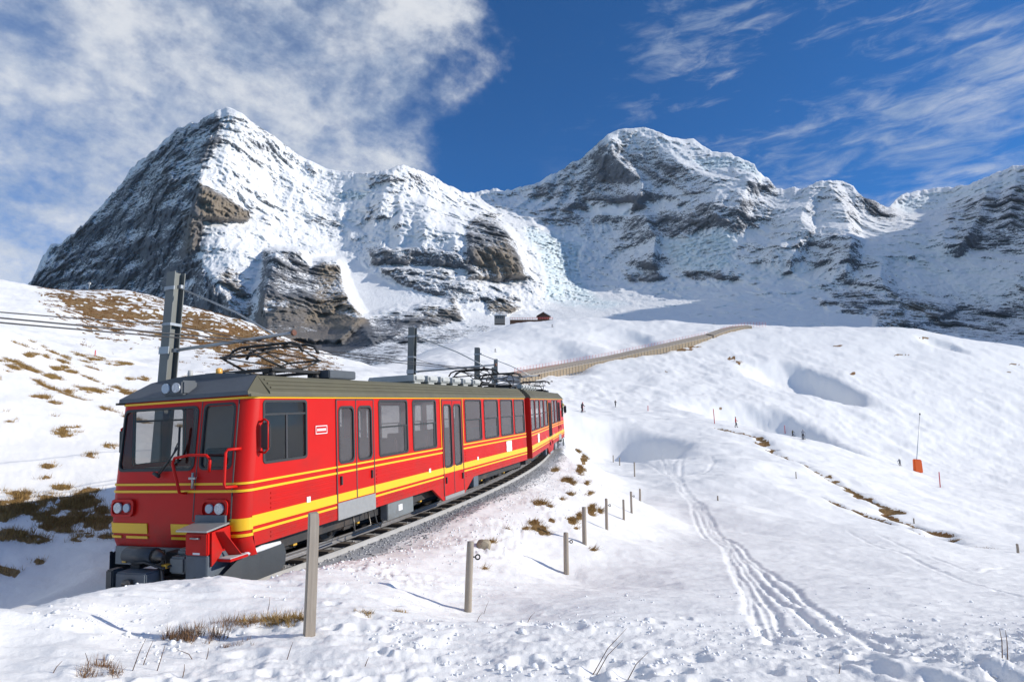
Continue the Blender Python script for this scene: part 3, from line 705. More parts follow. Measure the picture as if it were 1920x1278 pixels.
nz_ = nn[..., 2]
def blur(a, k):
    for ax in (0, 1):
        c = np.cumsum(np.concatenate([np.repeat(a.take([0], ax), k + 1, ax), a, np.repeat(a.take([-1], ax), k, ax)], ax), ax)
        n = a.shape[ax]
        a = (c.take(range(2 * k + 1, 2 * k + 1 + n), ax) - c.take(range(0, n), ax)) / (2 * k + 1)
    return a
score = (.53 - .30 * nz_ - .70 * blur(nz_, 5)) * 1.0 + ROCKY * 1.1 + (n_med * .5 + n_fin * .25) + .06 + (fbm3(px * 4, py * 4, pz * 7, 4, .55, 88) - .5) * .45 + .17 * sst(MU, 950, 1150) + .42 * n_flu * soft_ + .28 * n_big + (fbm2((px + py * .4) * 1.6, (pz + tilt + n_med * .06) * 24, 4, .55, 301) - .5) * .42
# back of the range so that the wall has thickness
back = MP[:1].copy(); back[..., 1] += 900; back[..., 0] *= (back[..., 1] / (back[..., 1] - 900)); back[..., 2] -= 500
MP = np.concatenate([back, MP], 0)
def ext(a): return np.concatenate([a[:1], a], 0)
me = grid_mesh('mountain', MP[::-1])
attr(me, 'rock', ext(score)[::-1]); attr(me, 'ice', ext(gl * (.3 + .7 * sst(cre, -.35, .25)))[::-1]); attr(me, 'tan', ext(tan_)[::-1])
mm, t, b = mat_base('alpine_rock_and_snow')
geo = t.n('ShaderNodeNewGeometry').outputs['Position']
km = t.mapping(geo, (.001, .001, .001))
ar = t.n('ShaderNodeAttribute', attribute_name='rock').outputs['Fac']; ai = t.n('ShaderNodeAttribute', attribute_name='ice').outputs['Fac']; at_ = t.n('ShaderNodeAttribute', attribute_name='tan').outputs['Fac']
strat = t.noise(t.mapping(km, (20, 20, 84), (0, math.radians(10), 0)), 1.0, 7, .72, .3)
speck = t.noise(t.mapping(km, (1, 1, 1.7)), 90.0, 6, .72)
rs = t.math('ADD', t.math('ADD', t.math('MULTIPLY', ar, .66), .11), t.math('ADD', t.math('MULTIPLY', t.math('SUBTRACT', strat, .5), 1.7), t.math('MULTIPLY', t.math('SUBTRACT', speck, .5), 1.6)))
rk = t.step(rs, .39, .56)
rockc = t.mix(t.noise(t.mapping(km, (1, 1, 2.5)), 14.0, 8, .65), (.050, .057, .072, 1), (.185, .195, .215, 1))
tanc = t.mix(t.noise(t.mapping(km, (75, 75, 16)), 1.0, 7, .7), (.14, .115, .09, 1), (.40, .32, .22, 1))
rockc = t.mix(t.math('MULTIPLY', at_, .85), rockc, tanc)
rockc = t.mix(t.math('MULTIPLY', t.step(t.noise(km, 5.0, 5, .6), .5, .7), .15), rockc, (.24, .17, .12, 1))
snowc = t.mix(t.noise(km, 8.0, 5, .6), (.80, .82, .85, 1), (.88, .885, .89, 1))
snowc = t.mix(t.math('MULTIPLY', ai, .75), snowc, (.64, .79, .84, 1))
t.l(t.mix(rk, snowc, rockc), b.inputs['Base Color']); b.inputs['Roughness'].default_value = .8; b.inputs['Specular IOR Level'].default_value = .15
bn = t.n('ShaderNodeBump'); bn.inputs['Strength'].default_value = .55; bn.inputs['Distance'].default_value = 13.0
hh = t.math('ADD', t.math('MULTIPLY', speck, .9), t.math('MULTIPLY', strat, t.math('MULTIPLY', rk, .7)))
t.l(hh, bn.inputs['Height']); t.l(bn.outputs[0], b.inputs['Normal'])
mountain = link('mountain', me, mat=mm); tag(mountain, kind='structure')
# ---------------------------------------------------------------- mesh kit
class MB:
    def __init__(s): s.v = []; s.f = []; s.sm = []
    def quad(s, a, b, c, d):
        i = len(s.v); s.v += [tuple(a), tuple(b), tuple(c), tuple(d)]; s.f.append((i, i + 1, i + 2, i + 3)); s.sm.append(False)
    def box(s, x0, x1, y0, y1, z0, z1, fn=None):
        P = [(x, y, z) for z in (z0, z1) for y in (y0, y1) for x in (x0, x1)]
        if fn: P = [fn(*p) for p in P]
        i = len(s.v); s.v += [tuple(p) for p in P]
        for f in ((0, 2, 3, 1), (4, 5, 7, 6), (0, 1, 5, 4), (2, 6, 7, 3), (0, 4, 6, 2), (1, 3, 7, 5)):
            s.f.append(tuple(i + k for k in f)); s.sm.append(False)
        return s
    def tube(s, pts, r, n=8, cap=True, closed=False):
        pts = [Vector(p) for p in pts]; m = len(pts); rr = r if isinstance(r, (list, tuple)) else [r] * m
        i0 = len(s.v); up = None
        for k, p in enumerate(pts):
            d = (pts[min(k + 1, m - 1)] - pts[max(k - 1, 0)]).normalized()
            if up is None: up = d.orthogonal().normalized()
            up = (up - d * up.dot(d)); up = up.normalized() if up.length > 1e-6 else d.orthogonal().normalized()
            sd = d.cross(up)
            for j in range(n):
                a = 2 * math.pi * j / n; s.v.append(tuple(p + (up * math.cos(a) + sd * math.sin(a)) * rr[k]))
        for k in range(m - 1):
            for j in range(n):
                a = i0 + k * n + j; b = i0 + k * n + (j + 1) % n; s.f.append((a, b, b + n, a + n)); s.sm.append(True)
        if cap:
            s.f.append(tuple(i0 + j for j in reversed(range(n)))); s.sm.append(False)
            s.f.append(tuple(i0 + (m - 1) * n + j for j in range(n))); s.sm.append(False)
        return s
    def disc(s, c, axis, r, depth, n=16):
        c = Vector(c); a = Vector(axis).normalized()
        return s.tube([c - a * depth / 2, c + a * depth / 2], r, n)
    def poly(s, pts, ext=None):
        i = len(s.v); n = len(pts); s.v += [tuple(p) for p in pts]; s.f.append(tuple(range(i, i + n))); s.sm.append(False)
        if ext is not None:
            e = Vector(ext); s.v += [tuple(Vector(p) + e) for p in pts]; s.f.append(tuple(reversed(range(i + n, i + 2 * n)))); s.sm.append(False)
            for k in range(n):
                a = i + k; b = i + (k + 1) % n; s.f.append((b, a, a + n, b + n)); s.sm.append(False)
        return s
    def mesh(s, name, bevel=0.0):
        me = bpy.data.meshes.new(name); me.from_pydata(s.v, [], s.f); me.polygons.foreach_set('use_smooth', s.sm)
        bm = bmesh.new(); bm.from_mesh(me); bmesh.ops.recalc_face_normals(bm, faces=bm.faces)
        if bevel > 0: bmesh.ops.bevel(bm, geom=[e for e in bm.edges if e.is_manifold and e.calc_face_angle(0) > .6], offset=bevel, segments=2, affect='EDGES', clamp_overlap=True)
        bm.to_mesh(me); bm.free(); me.update()
        return me
    def build(s, name, m, parent=None, bevel=0.0):
        return link(name, s.mesh(name, bevel), parent, m)

def rrect(a0, a1, b0, b1, r, n=4):
    P = []
    for cx, cy, t0 in ((a1 - r, b1 - r, 0), (a0 + r, b1 - r, 90), (a0 + r, b0 + r, 180), (a1 - r, b0 + r, 270)):
        for k in range(n + 1):
            t_ = math.radians(t0 + 90 * k / n); P.append((cx + r * math.cos(t_), cy + r * math.sin(t_)))
    return P
def ring(mb, surf, outer, inner, d0, d1):
    n = len(outer); i = len(mb.v)
    for d in (d0, d1):
        mb.v += [tuple(surf(a, b_, d)) for a, b_ in outer]; mb.v += [tuple(surf(a, b_, d)) for a, b_ in inner]
    for k in range(n):
        j = (k + 1) % n
        for q in ((2 * n + k, 2 * n + j, 3 * n + j, 3 * n + k), (k, j, 2 * n + j, 2 * n + k), (n + k, n + j, 3 * n + j, 3 * n + k)):
            mb.f.append(tuple(i + m for m in q)); mb.sm.append(False)
def fill(mb, surf, pts, d):
    i = len(mb.v); mb.v += [tuple(surf(a, b_, d)) for a, b_ in pts]; mb.f.append(tuple(range(i, i + len(pts)))); mb.sm.append(False)
def slab(mb, surf, a0, a1, b0, b1, d0, d1, na=1, nb=1):
    """a plate following a curved surface"""
    for k in range(na):
        for j in range(nb):
            aa = (a0 + (a1 - a0) * k / na, a0 + (a1 - a0) * (k + 1) / na); bb = (b0 + (b1 - b0) * j / nb, b0 + (b1 - b0) * (j + 1) / nb)
            mb.quad(*[surf(x, y, d1) for x, y in ((aa[0], bb[0]), (aa[1], bb[0]), (aa[1], bb[1]), (aa[0], bb[1]))])
    for k in range(na):
        x0 = a0 + (a1 - a0) * k / na; x1 = a0 + (a1 - a0) * (k + 1) / na
        for b_ in (b0, b1): mb.quad(surf(x0, b_, d0), surf(x1, b_, d0), surf(x1, b_, d1), surf(x0, b_, d1))
    for j in range(nb):
        y0 = b0 + (b1 - b0) * j / nb; y1 = b0 + (b1 - b0) * (j + 1) / nb
        for a in (a0, a1): mb.quad(surf(a, y0, d0), surf(a, y1, d0), surf(a, y1, d1), surf(a, y0, d1))

# ---------------------------------------------------------------- railcar materials
M = {}
M['red'] = mat('red_paint', (.56, .010, .007), .42, var=.10, scale=1.6, spec=.22, dirt=(.28, .025, .02), dirt_amt=.5)
_m = M['red']; _t = NT(_m.node_tree); _b = _m.node_tree.nodes['Principled BSDF']     # brake dust thrown up along the sills
_src = _b.inputs['Base Color'].links[0].from_socket; _ov = _t.n('ShaderNodeTexCoord').outputs['Object']; _sp = _t.n('ShaderNodeSeparateXYZ'); _t.l(_ov, _sp.inputs[0])
_k = _t.math('MULTIPLY', _t.step(_t.math('ADD', _sp.outputs[2], _t.math('MULTIPLY', _t.noise(_t.mapping(_ov, (1.2, 1.2, 3.5)), 1.6, 6, .65), .9)), 1.55, .95), _t.step(_t.noise(_ov, 7.0, 6, .7), .30, .72))
_t.l(_t.mix(_t.math('MULTIPLY', _k, .55), _src, (.20, .045, .035, 1)), _b.inputs['Base Color'])
M['darkred'] = mat('door_red_paint', (.52, .009, .007), .42, var=.10, scale=2, spec=.22)
M['yellow'] = mat('yellow_paint', (.86, .50, .012), .42, var=.06)
M['roof'] = mat('olive_grey_roof', (.108, .100, .064), .62, var=.16, scale=2.2, dirt=(.07, .065, .055), dirt_amt=.6)
M['visor'] = mat('slate_visor_paint', (.085, .098, .115), .55, var=.12)
M['rubber'] = mat('window_rubber', (.028, .029, .031), .55, var=.2)
M['seam'] = mat('door_seam', (.05, .05, .055), .5, var=.2)
M['steel'] = mat('brushed_steel', (.40, .40, .39), .42, metal=.55, var=.15, scale=12)
M['grey'] = mat('grey_equipment_paint', (.17, .19, .20), .55, var=.15, dirt=(.10, .085, .07), dirt_amt=.5)
M['slate'] = mat('slate_blue_paint', (.10, .125, .155), .5, var=.12, dirt=(.08, .07, .06), dirt_amt=.4)
M['plough'] = mat('dark_plough_steel', (.050, .058, .065), .5, var=.3, scale=3, bump=.15, bscale=14)
M['dark'] = mat('dark_running_gear', (.030, .030, .032), .6, var=.4, dirt=(.11, .075, .05), dirt_amt=.6)
M['greasy'] = mat('greasy_steel', (.13, .12, .11), .38, metal=.7, var=.4)
M['ochre'] = mat('ochre_fitting', (.62, .36, .04), .5, var=.2)
M['cream'] = mat('cream_lining', (.56, .50, .42), .6, var=.08)
M['seat'] = mat('seat_fabric', (.13, .05, .045), .85, var=.25)
M['console'] = mat('cab_console', (.035, .037, .04), .5)
M['lightgrey'] = mat('light_grey_boxes', (.50, .51, .50), .55, var=.1, dirt=(.25, .24, .22), dirt_amt=.4)
M['white'] = mat('white_lettering', (.80, .80, .80), .5, var=.05)
M['snowcake'] = mat('caked_snow', (.84, .86, .89), .6, var=.04, bump=.4, bscale=20)
M['mirror'] = mat('mirror_glass', (.55, .58, .6), .06, metal=1.0, var=.02)
def glassmat(name, tint, alpha, rough=.04):
    m, t, b = mat_base(name)
    ov = t.n('ShaderNodeTexCoord').outputs['Object']
    t.l(t.mix(t.noise(ov, 3.0, 5, .6), tuple(c * .8 for c in tint) + (1,), tuple(c * 1.2 for c in tint) + (1,)), b.inputs['Base Color'])
    b.inputs['Roughness'].default_value = rough; b.inputs['IOR'].default_value = 1.75; b.inputs['Specular IOR Level'].default_value = .5
    b.inputs['Alpha'].default_value = alpha
    bn = t.n('ShaderNodeBump'); bn.inputs['Strength'].default_value = .05; bn.inputs['Distance'].default_value = .05
    t.l(t.noise(ov, 1.3, 3, .5), bn.inputs['Height']); t.l(bn.outputs[0], b.inputs['Normal'])
    return m
M['glass'] = glassmat('tinted_window_glass', (.13, .12, .125), .60)
M['cabglass'] = glassmat('cab_window_glass', (.022, .022, .02), .42)
def lampmat():
    m, t, b = mat_base('headlamp_lens'); ov = t.n('ShaderNodeTexCoord').outputs['Object']
    vo = t.n('ShaderNodeTexVoronoi'); vo.inputs['Scale'].default_value = 38.0; t.l(ov, vo.inputs['Vector'])
    t.l(t.mix(vo.outputs['Distance'], (.28, .32, .38, 1), (.66, .69, .72, 1)), b.inputs['Base Color']); b.inputs['Roughness'].default_value = .12; b.inputs['Metallic'].default_value = .25
    return m
M['lens'] = lampmat()
M['lens2'] = mat('frosted_lamp_lens', (.38, .46, .54), .2, var=.05)
M['amber'] = mat('amber_beacon', (.85, .45, .10), .25, var=.05)
M['copper'] = mat('pantograph_metal', (.035, .035, .036), .5, metal=.3, var=.3)

# ---------------------------------------------------------------- one railcar, front end at x = 0, length along +x
CL, HW = 14.7, 1.5
def xf(y, z):
    base = np.interp(z, [.45, .75, 1.0, 1.6, 2.3, 3.1], [-.06, -.17, -.19, -.15, -.08, .0])
    k = max(0.0, (abs(y) - 1.28) / .22)
    return float(base) + .012 * (y / 1.2) ** 2 + .20 * (1 - math.sqrt(max(0, 1 - min(1, k) ** 2)))
def front(y, z, d):
    k = min(1.0, max(0.0, (abs(y) - 1.28) / .22))
    return (xf(y, z) - d * math.sqrt(max(0, 1 - k * k)), y + math.copysign(d * k, y), z)
def side(sy):
    return lambda x, z, d: (x, sy * (HW + d), z)

DOORS = [(2.30, 3.66, .95, 2.99), (7.14, 8.48, .34, 2.97)]
WINS = [(3.88, 5.22), (5.46, 6.80), (8.74, 10.08), (10.30, 11.64), (11.86, 13.20), (13.36, 14.60)]
WZ0, WZ1 = 1.69, 2.99

def build_car(name, label):
    root = empty(name); tag(root, label, 'railcar', 'railcars of the red train')
    # ---- body shell
    mb = MB()
    for sy in (-1, 1):
        S = side(sy)
        holes = [(.30, 1.38, 1.94, 2.96)] + [(a + .03, b_ - .03, WZ0 + .03, WZ1 - .03) for a, b_ in WINS]
        holes += [(d[0] + .10, (d[0] + d[1]) / 2 - .10, 1.72 if d[2] > .5 else 1.12, 2.82) for d in DOORS] + [((d[0] + d[1]) / 2 + .10, d[1] - .10, 1.72 if d[2] > .5 else 1.12, 2.82) for d in DOORS]
        xs = sorted({.2, CL} | {h[0] for h in holes} | {h[1] for h in holes}); zs = sorted({.62, .95, 3.09} | {h[2] for h in holes} | {h[3] for h in holes})
        for i in range(len(xs) - 1):
            for j in range(len(zs) - 1):
                cx_, cz_ = (xs[i] + xs[i + 1]) / 2, (zs[j] + zs[j + 1]) / 2
                if any(h[0] < cx_ < h[1] and h[2] < cz_ < h[3] for h in holes): continue
                fx = (lambda x, z: xf(1.5, z) if x == .2 else x)
                mb.quad(*[S(fx(x, z), z, 0) for x, z in ((xs[i], zs[j]), (xs[i + 1], zs[j]), (xs[i + 1], zs[j + 1]), (xs[i], zs[j + 1]))])
                if cx_ > .4: mb.quad(*[S(x, z, -.07) for x, z in ((xs[i], zs[j]), (xs[i + 1], zs[j]), (xs[i + 1], zs[j + 1]), (xs[i], zs[j + 1]))])
        mb.poly([S(x, z, 0) for x, z in ((6.45, .62), (7.08, .22), (8.50, .22), (9.25, .62))], (0, -sy * .06, 0))
    ys = [-1.5, -1.48, -1.43, -1.37, -1.28, -1.17, -.57, -.38, 0, .5, 1.0, 1.28, 1.32, 1.38, 1.43, 1.48, 1.5]
    zs = [.48, .62, .75, .85, 1.0, 1.3, 1.6, 1.90, 2.3, 2.60, 2.92, 3.09]
    for i in range(len(ys) - 1):
        for j in range(len(zs) - 1):
            cy_, cz_ = (ys[i] + ys[i + 1]) / 2, (zs[j] + zs[j + 1]) / 2
            if 1.90 < cz_ < 2.92 and (-.38 < cy_ < 1.32 or -1.17 < cy_ < -.57): continue
            mb.quad(*[front(y, z, 0) for y, z in ((ys[i], zs[j]), (ys[i + 1], zs[j]), (ys[i + 1], zs[j + 1]), (ys[i], zs[j + 1]))]); mb.sm[-1] = True
    mb.box(CL - .02, CL, -1.5, 1.5, .6, 3.09)
    me = mb.mesh('body'); bm = bmesh.new(); bm.from_mesh(me); bmesh.ops.remove_doubles(bm, verts=bm.verts, dist=.0004); bmesh.ops.recalc_face_normals(bm, faces=bm.faces); bm.to_mesh(me); bm.free()
    link('body', me, root, M['red'])
    # ---- floor, interior
    MB().box(.15, CL - .03, -1.40, 1.40, .62, .86).box(.4, CL - .03, -1.2, 1.2, .36, .62).build('floor', M['dark'], root)
    mb = MB().box(1.55, 1.6, -1.42, -.4, .86, 3.05).box(1.55, 1.6, .4, 1.42, .86, 3.05).box(1.55, 1.6, -.4, .4, 2.5, 3.05).box(.1, CL - .05, -1.41, 1.41, 3.03, 3.06); mb.build('interior_lining', M['cream'], root)
    mb = MB().box(.12, .55, -.3, 1.3, .86, 1.72).box(.15, .4, .1, 1.1, 1.72, 1.9); mb.build('driver_console', M['console'], root, .03)
    MB().box(.95, 1.35, .35, .85, 1.25, 1.38).box(1.3, 1.42, .35, .85, 1.35, 2.15).box(1.05, 1.2, .5, .7, .86, 1.25).build('driver_seat', M['console'], root, .03)
    for k, x in enumerate((3.9, 4.5, 5.5, 6.1, 8.9, 9.5, 10.4, 11.0, 11.9, 12.5, 13.4)):
        MB().box(x, x + .45, -1.35, -.35, 1.2, 1.3).box(x + .02 + (k % 2) * .35, x + .12 + (k % 2) * .35, -1.35, -.35, 1.25, 2.05).box(x, x + .45, .35, 1.35, 1.2, 1.3).box(x + .02 + (k % 2) * .35, x + .12 + (k % 2) * .35, .35, 1.35, 1.25, 2.05).build('seat', M['seat'], root, .03)
    # ---- roof
    sec = [(-1.53, 3.07), (-1.52, 3.13), (-1.24, 3.43), (-.6, 3.50), (0, 3.52), (.6, 3.50), (1.24, 3.43), (1.52, 3.13), (1.53, 3.07)]
    mb = MB()
    xs = [.42, 2, 4, 6, 8, 10, 12, 14, CL + .02]
    for i in range(len(xs) - 1):
        for k in range(len(sec) - 1):
            mb.quad(*[(x, *p) for x, p in ((xs[i], sec[k]), (xs[i + 1], sec[k]), (xs[i + 1], sec[k + 1]), (xs[i], sec[k + 1]))])
    for i0 in (-1, 1):
        mb.poly([(-.03, i0 * 1.47, 3.07), (-.03, i0 * 1.46, 3.14), (.42, i0 * 1.24, 3.43), (.42, i0 * 1.52, 3.13), (.42, i0 * 1.53, 3.07)])
    mb.poly([(CL + .02, *p) for p in sec]); mb.poly([(x, y, 3.07) for x, y in ((-.03, -1.47), (.42, -1.53), (CL + .02, -1.53), (CL + .02, 1.53), (.42, 1.53), (-.03, 1.47))])
    roof = mb.build('roof', M['roof'], root)
    for sy in (-1, 1):
        for q in (.2, .45, .7):
            y = sy * (1.52 - .28 * q); z = 3.13 + .30 * q
            MB().box(.5, CL, y - .012, y + .012, z, z + .028).build('roof_rib', M['roof'], roof)
        MB().box(-.04, CL + .01, sy * 1.515 - .03, sy * 1.515 + .03, 3.045, 3.085).build('gutter', M['roof'], roof)
    mb = MB(); mb.poly([(-.035, -1.47, 3.075), (-.035, 1.47, 3.075), (-.035, 1.46, 3.145), (.415, 1.22, 3.445), (.415, 0, 3.525), (.415, -1.22, 3.445), (-.035, -1.46, 3.145)][:3] + [(-.035, -1.46, 3.145)])
    mb.quad((-.035, -1.46, 3.145), (-.035, 1.46, 3.145), (.415, 1.24, 3.44), (.415, -1.24, 3.44)); mb.poly([(.415, -1.24, 3.44), (.415, 1.24, 3.44), (.415, .6, 3.51), (.415, 0, 3.53), (.415, -.6, 3.51)])
    mb.build('roof_visor', M['visor'], root)
    hs = MB().box(-.10, .22, -.12, .38, 3.15, 3.40).build('roof_lamp_housing', M['visor'], root, .03)
    for y, mk in ((.25, 'lens2'), (.01, 'lens')): MB().disc((-.11, y, 3.275), (1, 0, 0), .085, .04, 20).build('lamp', M[mk], hs)
    # ---- front: windscreen, door, lamps, stripes
    def window(nm, surf, a0, a1, b0, b1, parent, glass, fw=.05, r=.10, bar=None, vbar=None, d=.012):
        mb = MB(); o = rrect(a0, a1, b0, b1, r); i_ = rrect(a0 + fw, a1 - fw, b0 + fw, b1 - fw, max(.02, r - fw * .6)); ring(mb, surf, o, i_, -.03, d)
        fr = mb.build(nm, M['rubber'], parent)
        mb = MB(); fill(mb, surf, rrect(a0 + fw * .6, a1 - fw * .6, b0 + fw * .6, b1 - fw * .6, max(.02, r - fw * .3)), -.014); mb.build('pane', glass, fr)
        if bar: mb = MB(); slab(mb, surf, a0 + fw, a1 - fw, bar - .018, bar + .018, -.02, .006); mb.build('glazing_bar', M['rubber'], fr)
        if vbar: mb = MB(); slab(mb, surf, vbar - .016, vbar + .016, b0 + fw, bar or b1, -.02, .004); mb.build('glazing_bar', M['seam'], fr)
        return fr
    ws = window('windscreen', front, -.42, 1.36, 1.86, 2.95, root, M['cabglass'], .045, .12)
    mb = MB().tube([(-.20, .28, 1.80), (-.19, .05, 2.05), (-.165, -.14, 2.30)], .016, 6).tube([(-.20, .34, 1.80), (-.19, .0, 2.10), (-.165, -.10, 2.33)], .009, 6).tube([(-.18, -.13, 2.0), (-.15, -.125, 2.6)], .020, 6).tube([(-.21, .25, 1.78), (-.21, .38, 1.84)], .03, 6); mb.build('wiper', M['rubber'], ws)
    mb = MB()
    for a0, a1, b0, b1 in ((-1.26, -.49, 1.06, 1.90), (-1.26, -.49, 2.94, 3.02), (-1.26, -1.19, 1.90, 2.94), (-.56, -.49, 1.90, 2.94)): slab(mb, front, a0, a1, b0, b1, 0, .014, 4, 4)
    fd = mb.build('front_door', M['darkred'], root)
    window('window', front, -1.22, -.53, 1.87, 2.97, fd, M['cabglass'], .04, .10, d=.02)
    mb = MB(); slab(mb, front, -.502, -.482, 1.05, 3.02, 0, .018, 1, 8); slab(mb, front, -1.272, -1.256, 1.05, 3.02, 0, .018, 1, 8); slab(mb, front, -1.26, -.49, 1.045, 1.062, 0, .018, 4, 1); mb.build('door_seam', M['seam'], fd)
    MB().tube([(-.215, -.49, 1.58), (-.205, -.49, 1.84)], .022, 8).box(-.24, -.20, -.57, -.43, 1.73, 1.765).build('latch', M['steel'], fd)
    def rail(pts, par=root, nm='handrail', mk='red', r=.024):
        return MB().tube(pts, r, 8).build(nm, M[mk], par)
    rail([(-.18, -.33, 1.50), (-.30, -.31, 1.52), (-.32, -.17, 2.0), (-.31, -.2, 2.09), (-.29, -.5, 2.13), (-.28, -.85, 2.12), (-.27, -.92, 2.05), (-.25, -.88, 1.85)])
    rail([(-.06, -1.36, 2.20), (-.22, -1.24, 2.20), (-.26, -1.235, 2.15), (-.29, -1.235, 1.66), (-.28, -1.25, 1.60), (-.12, -1.34, 1.60)])
    for y0, y1 in ((1.21, 1.00), (-.84, -1.05)):
        mb = MB(); o = rrect(min(y0, y1) - .17, max(y0, y1) + .17, 1.11, 1.40, .09)
        ring(mb, front, o, rrect(min(y0, y1) - .13, max(y0, y1) + .13, 1.15, 1.36, .07), 0, .05); fill(mb, front, rrect(min(y0, y1) - .14, max(y0, y1) + .14, 1.14, 1.37, .07), .012)
        hl = mb.build('headlight', M['darkred'], root)
        big_, small_ = (y0, y1) if y0 > 0 else (y1, y0)
        MB().disc((xf(big_, 1.25) - .03, big_, 1.255), (1, 0, 0), .088, .05, 24).build('lamp', M['lens'], hl)
        MB().disc((xf(small_, 1.25) - .025, small_, 1.255), (1, 0, 0), .072, .05, 24).build('lamp', M['lens2'], hl)
    def fstripe(a0, a1, b0, b1, n=8):
        mb = MB(); slab(mb, front, a0, a1, b0, b1, 0, .019, n, 1); mb.build('stripe', M['yellow'], root)
    for z0, z1 in ((3.015, 3.05), (1.625, 1.66), (1.505, 1.545)):
        fstripe(-1.28, 1.28, z0, z1, 16); fstripe(-1.4999, -1.28, z0, z1, 16); fstripe(1.28, 1.4999, z0, z1, 16)
    fstripe(.52, 1.4999, .83, 1.0, 60); fstripe(.52, 1.02, .745, .785, 6); fstripe(1.14, 1.4999, .745, .785, 24); fstripe(-.42, -.02, .83, 1.0, 4); fstripe(-.42, -.02, .745, .785, 4); fstripe(-1.4999, -1.24, .90, 1.09, 20); fstripe(-1.4999, -1.24, .80, .845, 20)
    # ---- sides
    for sy in (-1, 1):
        S = side(sy)
        window('cab_side_window', S, .27, 1.41, 1.91, 2.99, root, M['cabglass'], .045, .07, bar=2.74, vbar=.86)
        for a, b_ in WINS:
            fr = window('window', S, a, b_, WZ0, WZ1, root, M['glass'], .05, .09, bar=2.36)
            mb = MB(); slab(mb, S, b_ - .17, b_ - .055, WZ0 + .06, 2.34, -.02, -.004); mb.build('reflection_strip', M['rubber'], fr)  # dark strip imitating a reflection low in the pane
        for dk, (x0, x1, z0, z1) in enumerate(DOORS):
            xm = (x0 + x1) / 2; wz0 = 1.69 if dk == 0 else 1.08
            for a, b_ in ((x0, xm), (xm, x1)):
                mb = MB(); wa, wb = a + .10, b_ - .10
                for q in ((a, b_, z0, wz0 + .03), (a, b_, 2.82, z1), (a, wa, wz0 + .03, 2.82), (wb, b_, wz0 + .03, 2.82)): slab(mb, S, *q, 0, .012)
                dl = mb.build('door', M['darkred'], root)
                window('window', S, a + .06, b_ - .06, wz0, 2.86, dl, M['glass'], .045, .12, d=.02)
                mb = MB()
                for q in ((a - .012, a + .014, z0, z1), (b_ - .014, b_ + .012, z0, z1), (a, b_, z1 - .012, z1 + .01)): slab(mb, S, *q, 0, .017 if a == x0 else .0185)
                mb.build('door_seam', M['seam'], dl)
                hx = a + .12 if a == x0 else b_ - .12; hz = z0 + .33
                mb = MB(); slab(mb, S, hx - .02, hx + .02, hz, hz + .17, .01, .05); mb.build('handle', M['rubber'], dl, .008)
            if dk == 0:
                mb = MB(); slab(mb, S, x0 + .01, x1 + .01, .60, .935, 0, .022); mb.build('step_plate', M['steel'], root)
            else:
                mb = MB(); slab(mb, S, x0 + .02, x1 - .02, .23, .33, 0, .022); mb.build('step_plate', M['steel'], root)
        def sstripe(a0, a1, b0, b1, d=.0145): mb = MB(); slab(mb, S, a0, a1, b0, b1, 0, d); mb.build('stripe', M['yellow'], root)
        for z0, z1 in ((1.625, 1.66), (1.505, 1.545)):
            for a0, a1 in ((.055, DOORS[0][0] - .02), (DOORS[0][0] + .02, 2.96), (3.0, DOORS[0][1] - .02), (DOORS[0][1] + .02, 7.10), (8.52, CL - .02)): sstripe(a0, a1, z0, z1)
        sstripe(.195, CL - .02, 3.015, 3.05)
        for a0, a1 in ((.02, DOORS[0][0] - .02), (DOORS[0][1] + .02, 7.12), (7.17, 7.79), (7.83, 8.45), (8.52, CL - .02)): sstripe(a0, a1, .94, 1.11)
        sstripe(2.33, 2.96, .955, 1.11); sstripe(3.0, 3.63, .955, 1.11)
        for a0, a1 in ((.03, DOORS[0][0] - .02), (DOORS[0][1] + .02, 7.12), (8.52, CL - .02)): sstripe(a0, a1, .845, .885)
        sstripe(7.05, 7.075, 1.66, 3.01); sstripe(8.545, 8.57, 1.66, 3.01)
        for a0, a1 in ((.45, 2.24), (3.74, 6.95), (8.65, CL - .1)):
            for z in (.70, .77, 1.17, 1.24, 1.33, 1.41): mb = MB(); slab(mb, S, a0, a1, z - .016, z + .016, 0, .011); mb.build('rib', M['red'], root)
        mb = MB(); slab(mb, S, 1.64, 2.02, 2.32, 2.50, 0, .008); pq = mb.build('plaque', M['darkred'], root)
        mb = MB()
        for q in ((1.655, 2.005, 2.33, 2.345), (1.655, 2.005, 2.475, 2.49), (1.655, 1.668, 2.345, 2.475), (1.992, 2.005, 2.345, 2.475)): slab(mb, S, *q, .008, .010)
        x = 1.70
        for wd in (.03, .022, .03, .026, .03, .024, .03, .026, .028): slab(mb, S, x, x + wd - .006, 2.385, 2.435, .008, .010); x += wd + .003
        mb.build('lettering', M['white'], pq)
        cr = [(12.30 + a * .60, 1.10 + c * .40) for a, c in ((0, .15), (.05, .1), (.1, .0), (.3, .06), (.5, 0), (.7, .06), (.9, 0), (1, .15), (.96, .5), (1, .85), (.9, 1), (.7, .95), (.5, 1), (.3, .95), (.1, 1), (0, .85), (.05, .5))]
        mb = MB(); fill(mb, S, cr, .016); emb = mb.build('crest', M['white'], root)
        mb = MB()
        for k in range(3): slab(mb, S, 12.42, 12.80 - .05 * k, 1.19 + .08 * k, 1.21 + .08 * k, .0162, .0175)
        mb.build('lettering', M['lightgrey'], emb)
        for x, z in ((1.42, 1.15), (6.3, 1.13), (9.6, 1.14)): mb = MB(); slab(mb, S, x - .05, x + .05, z - .05, z + .05, 0, .02); mb.build('marker_tab', M['white'], root)
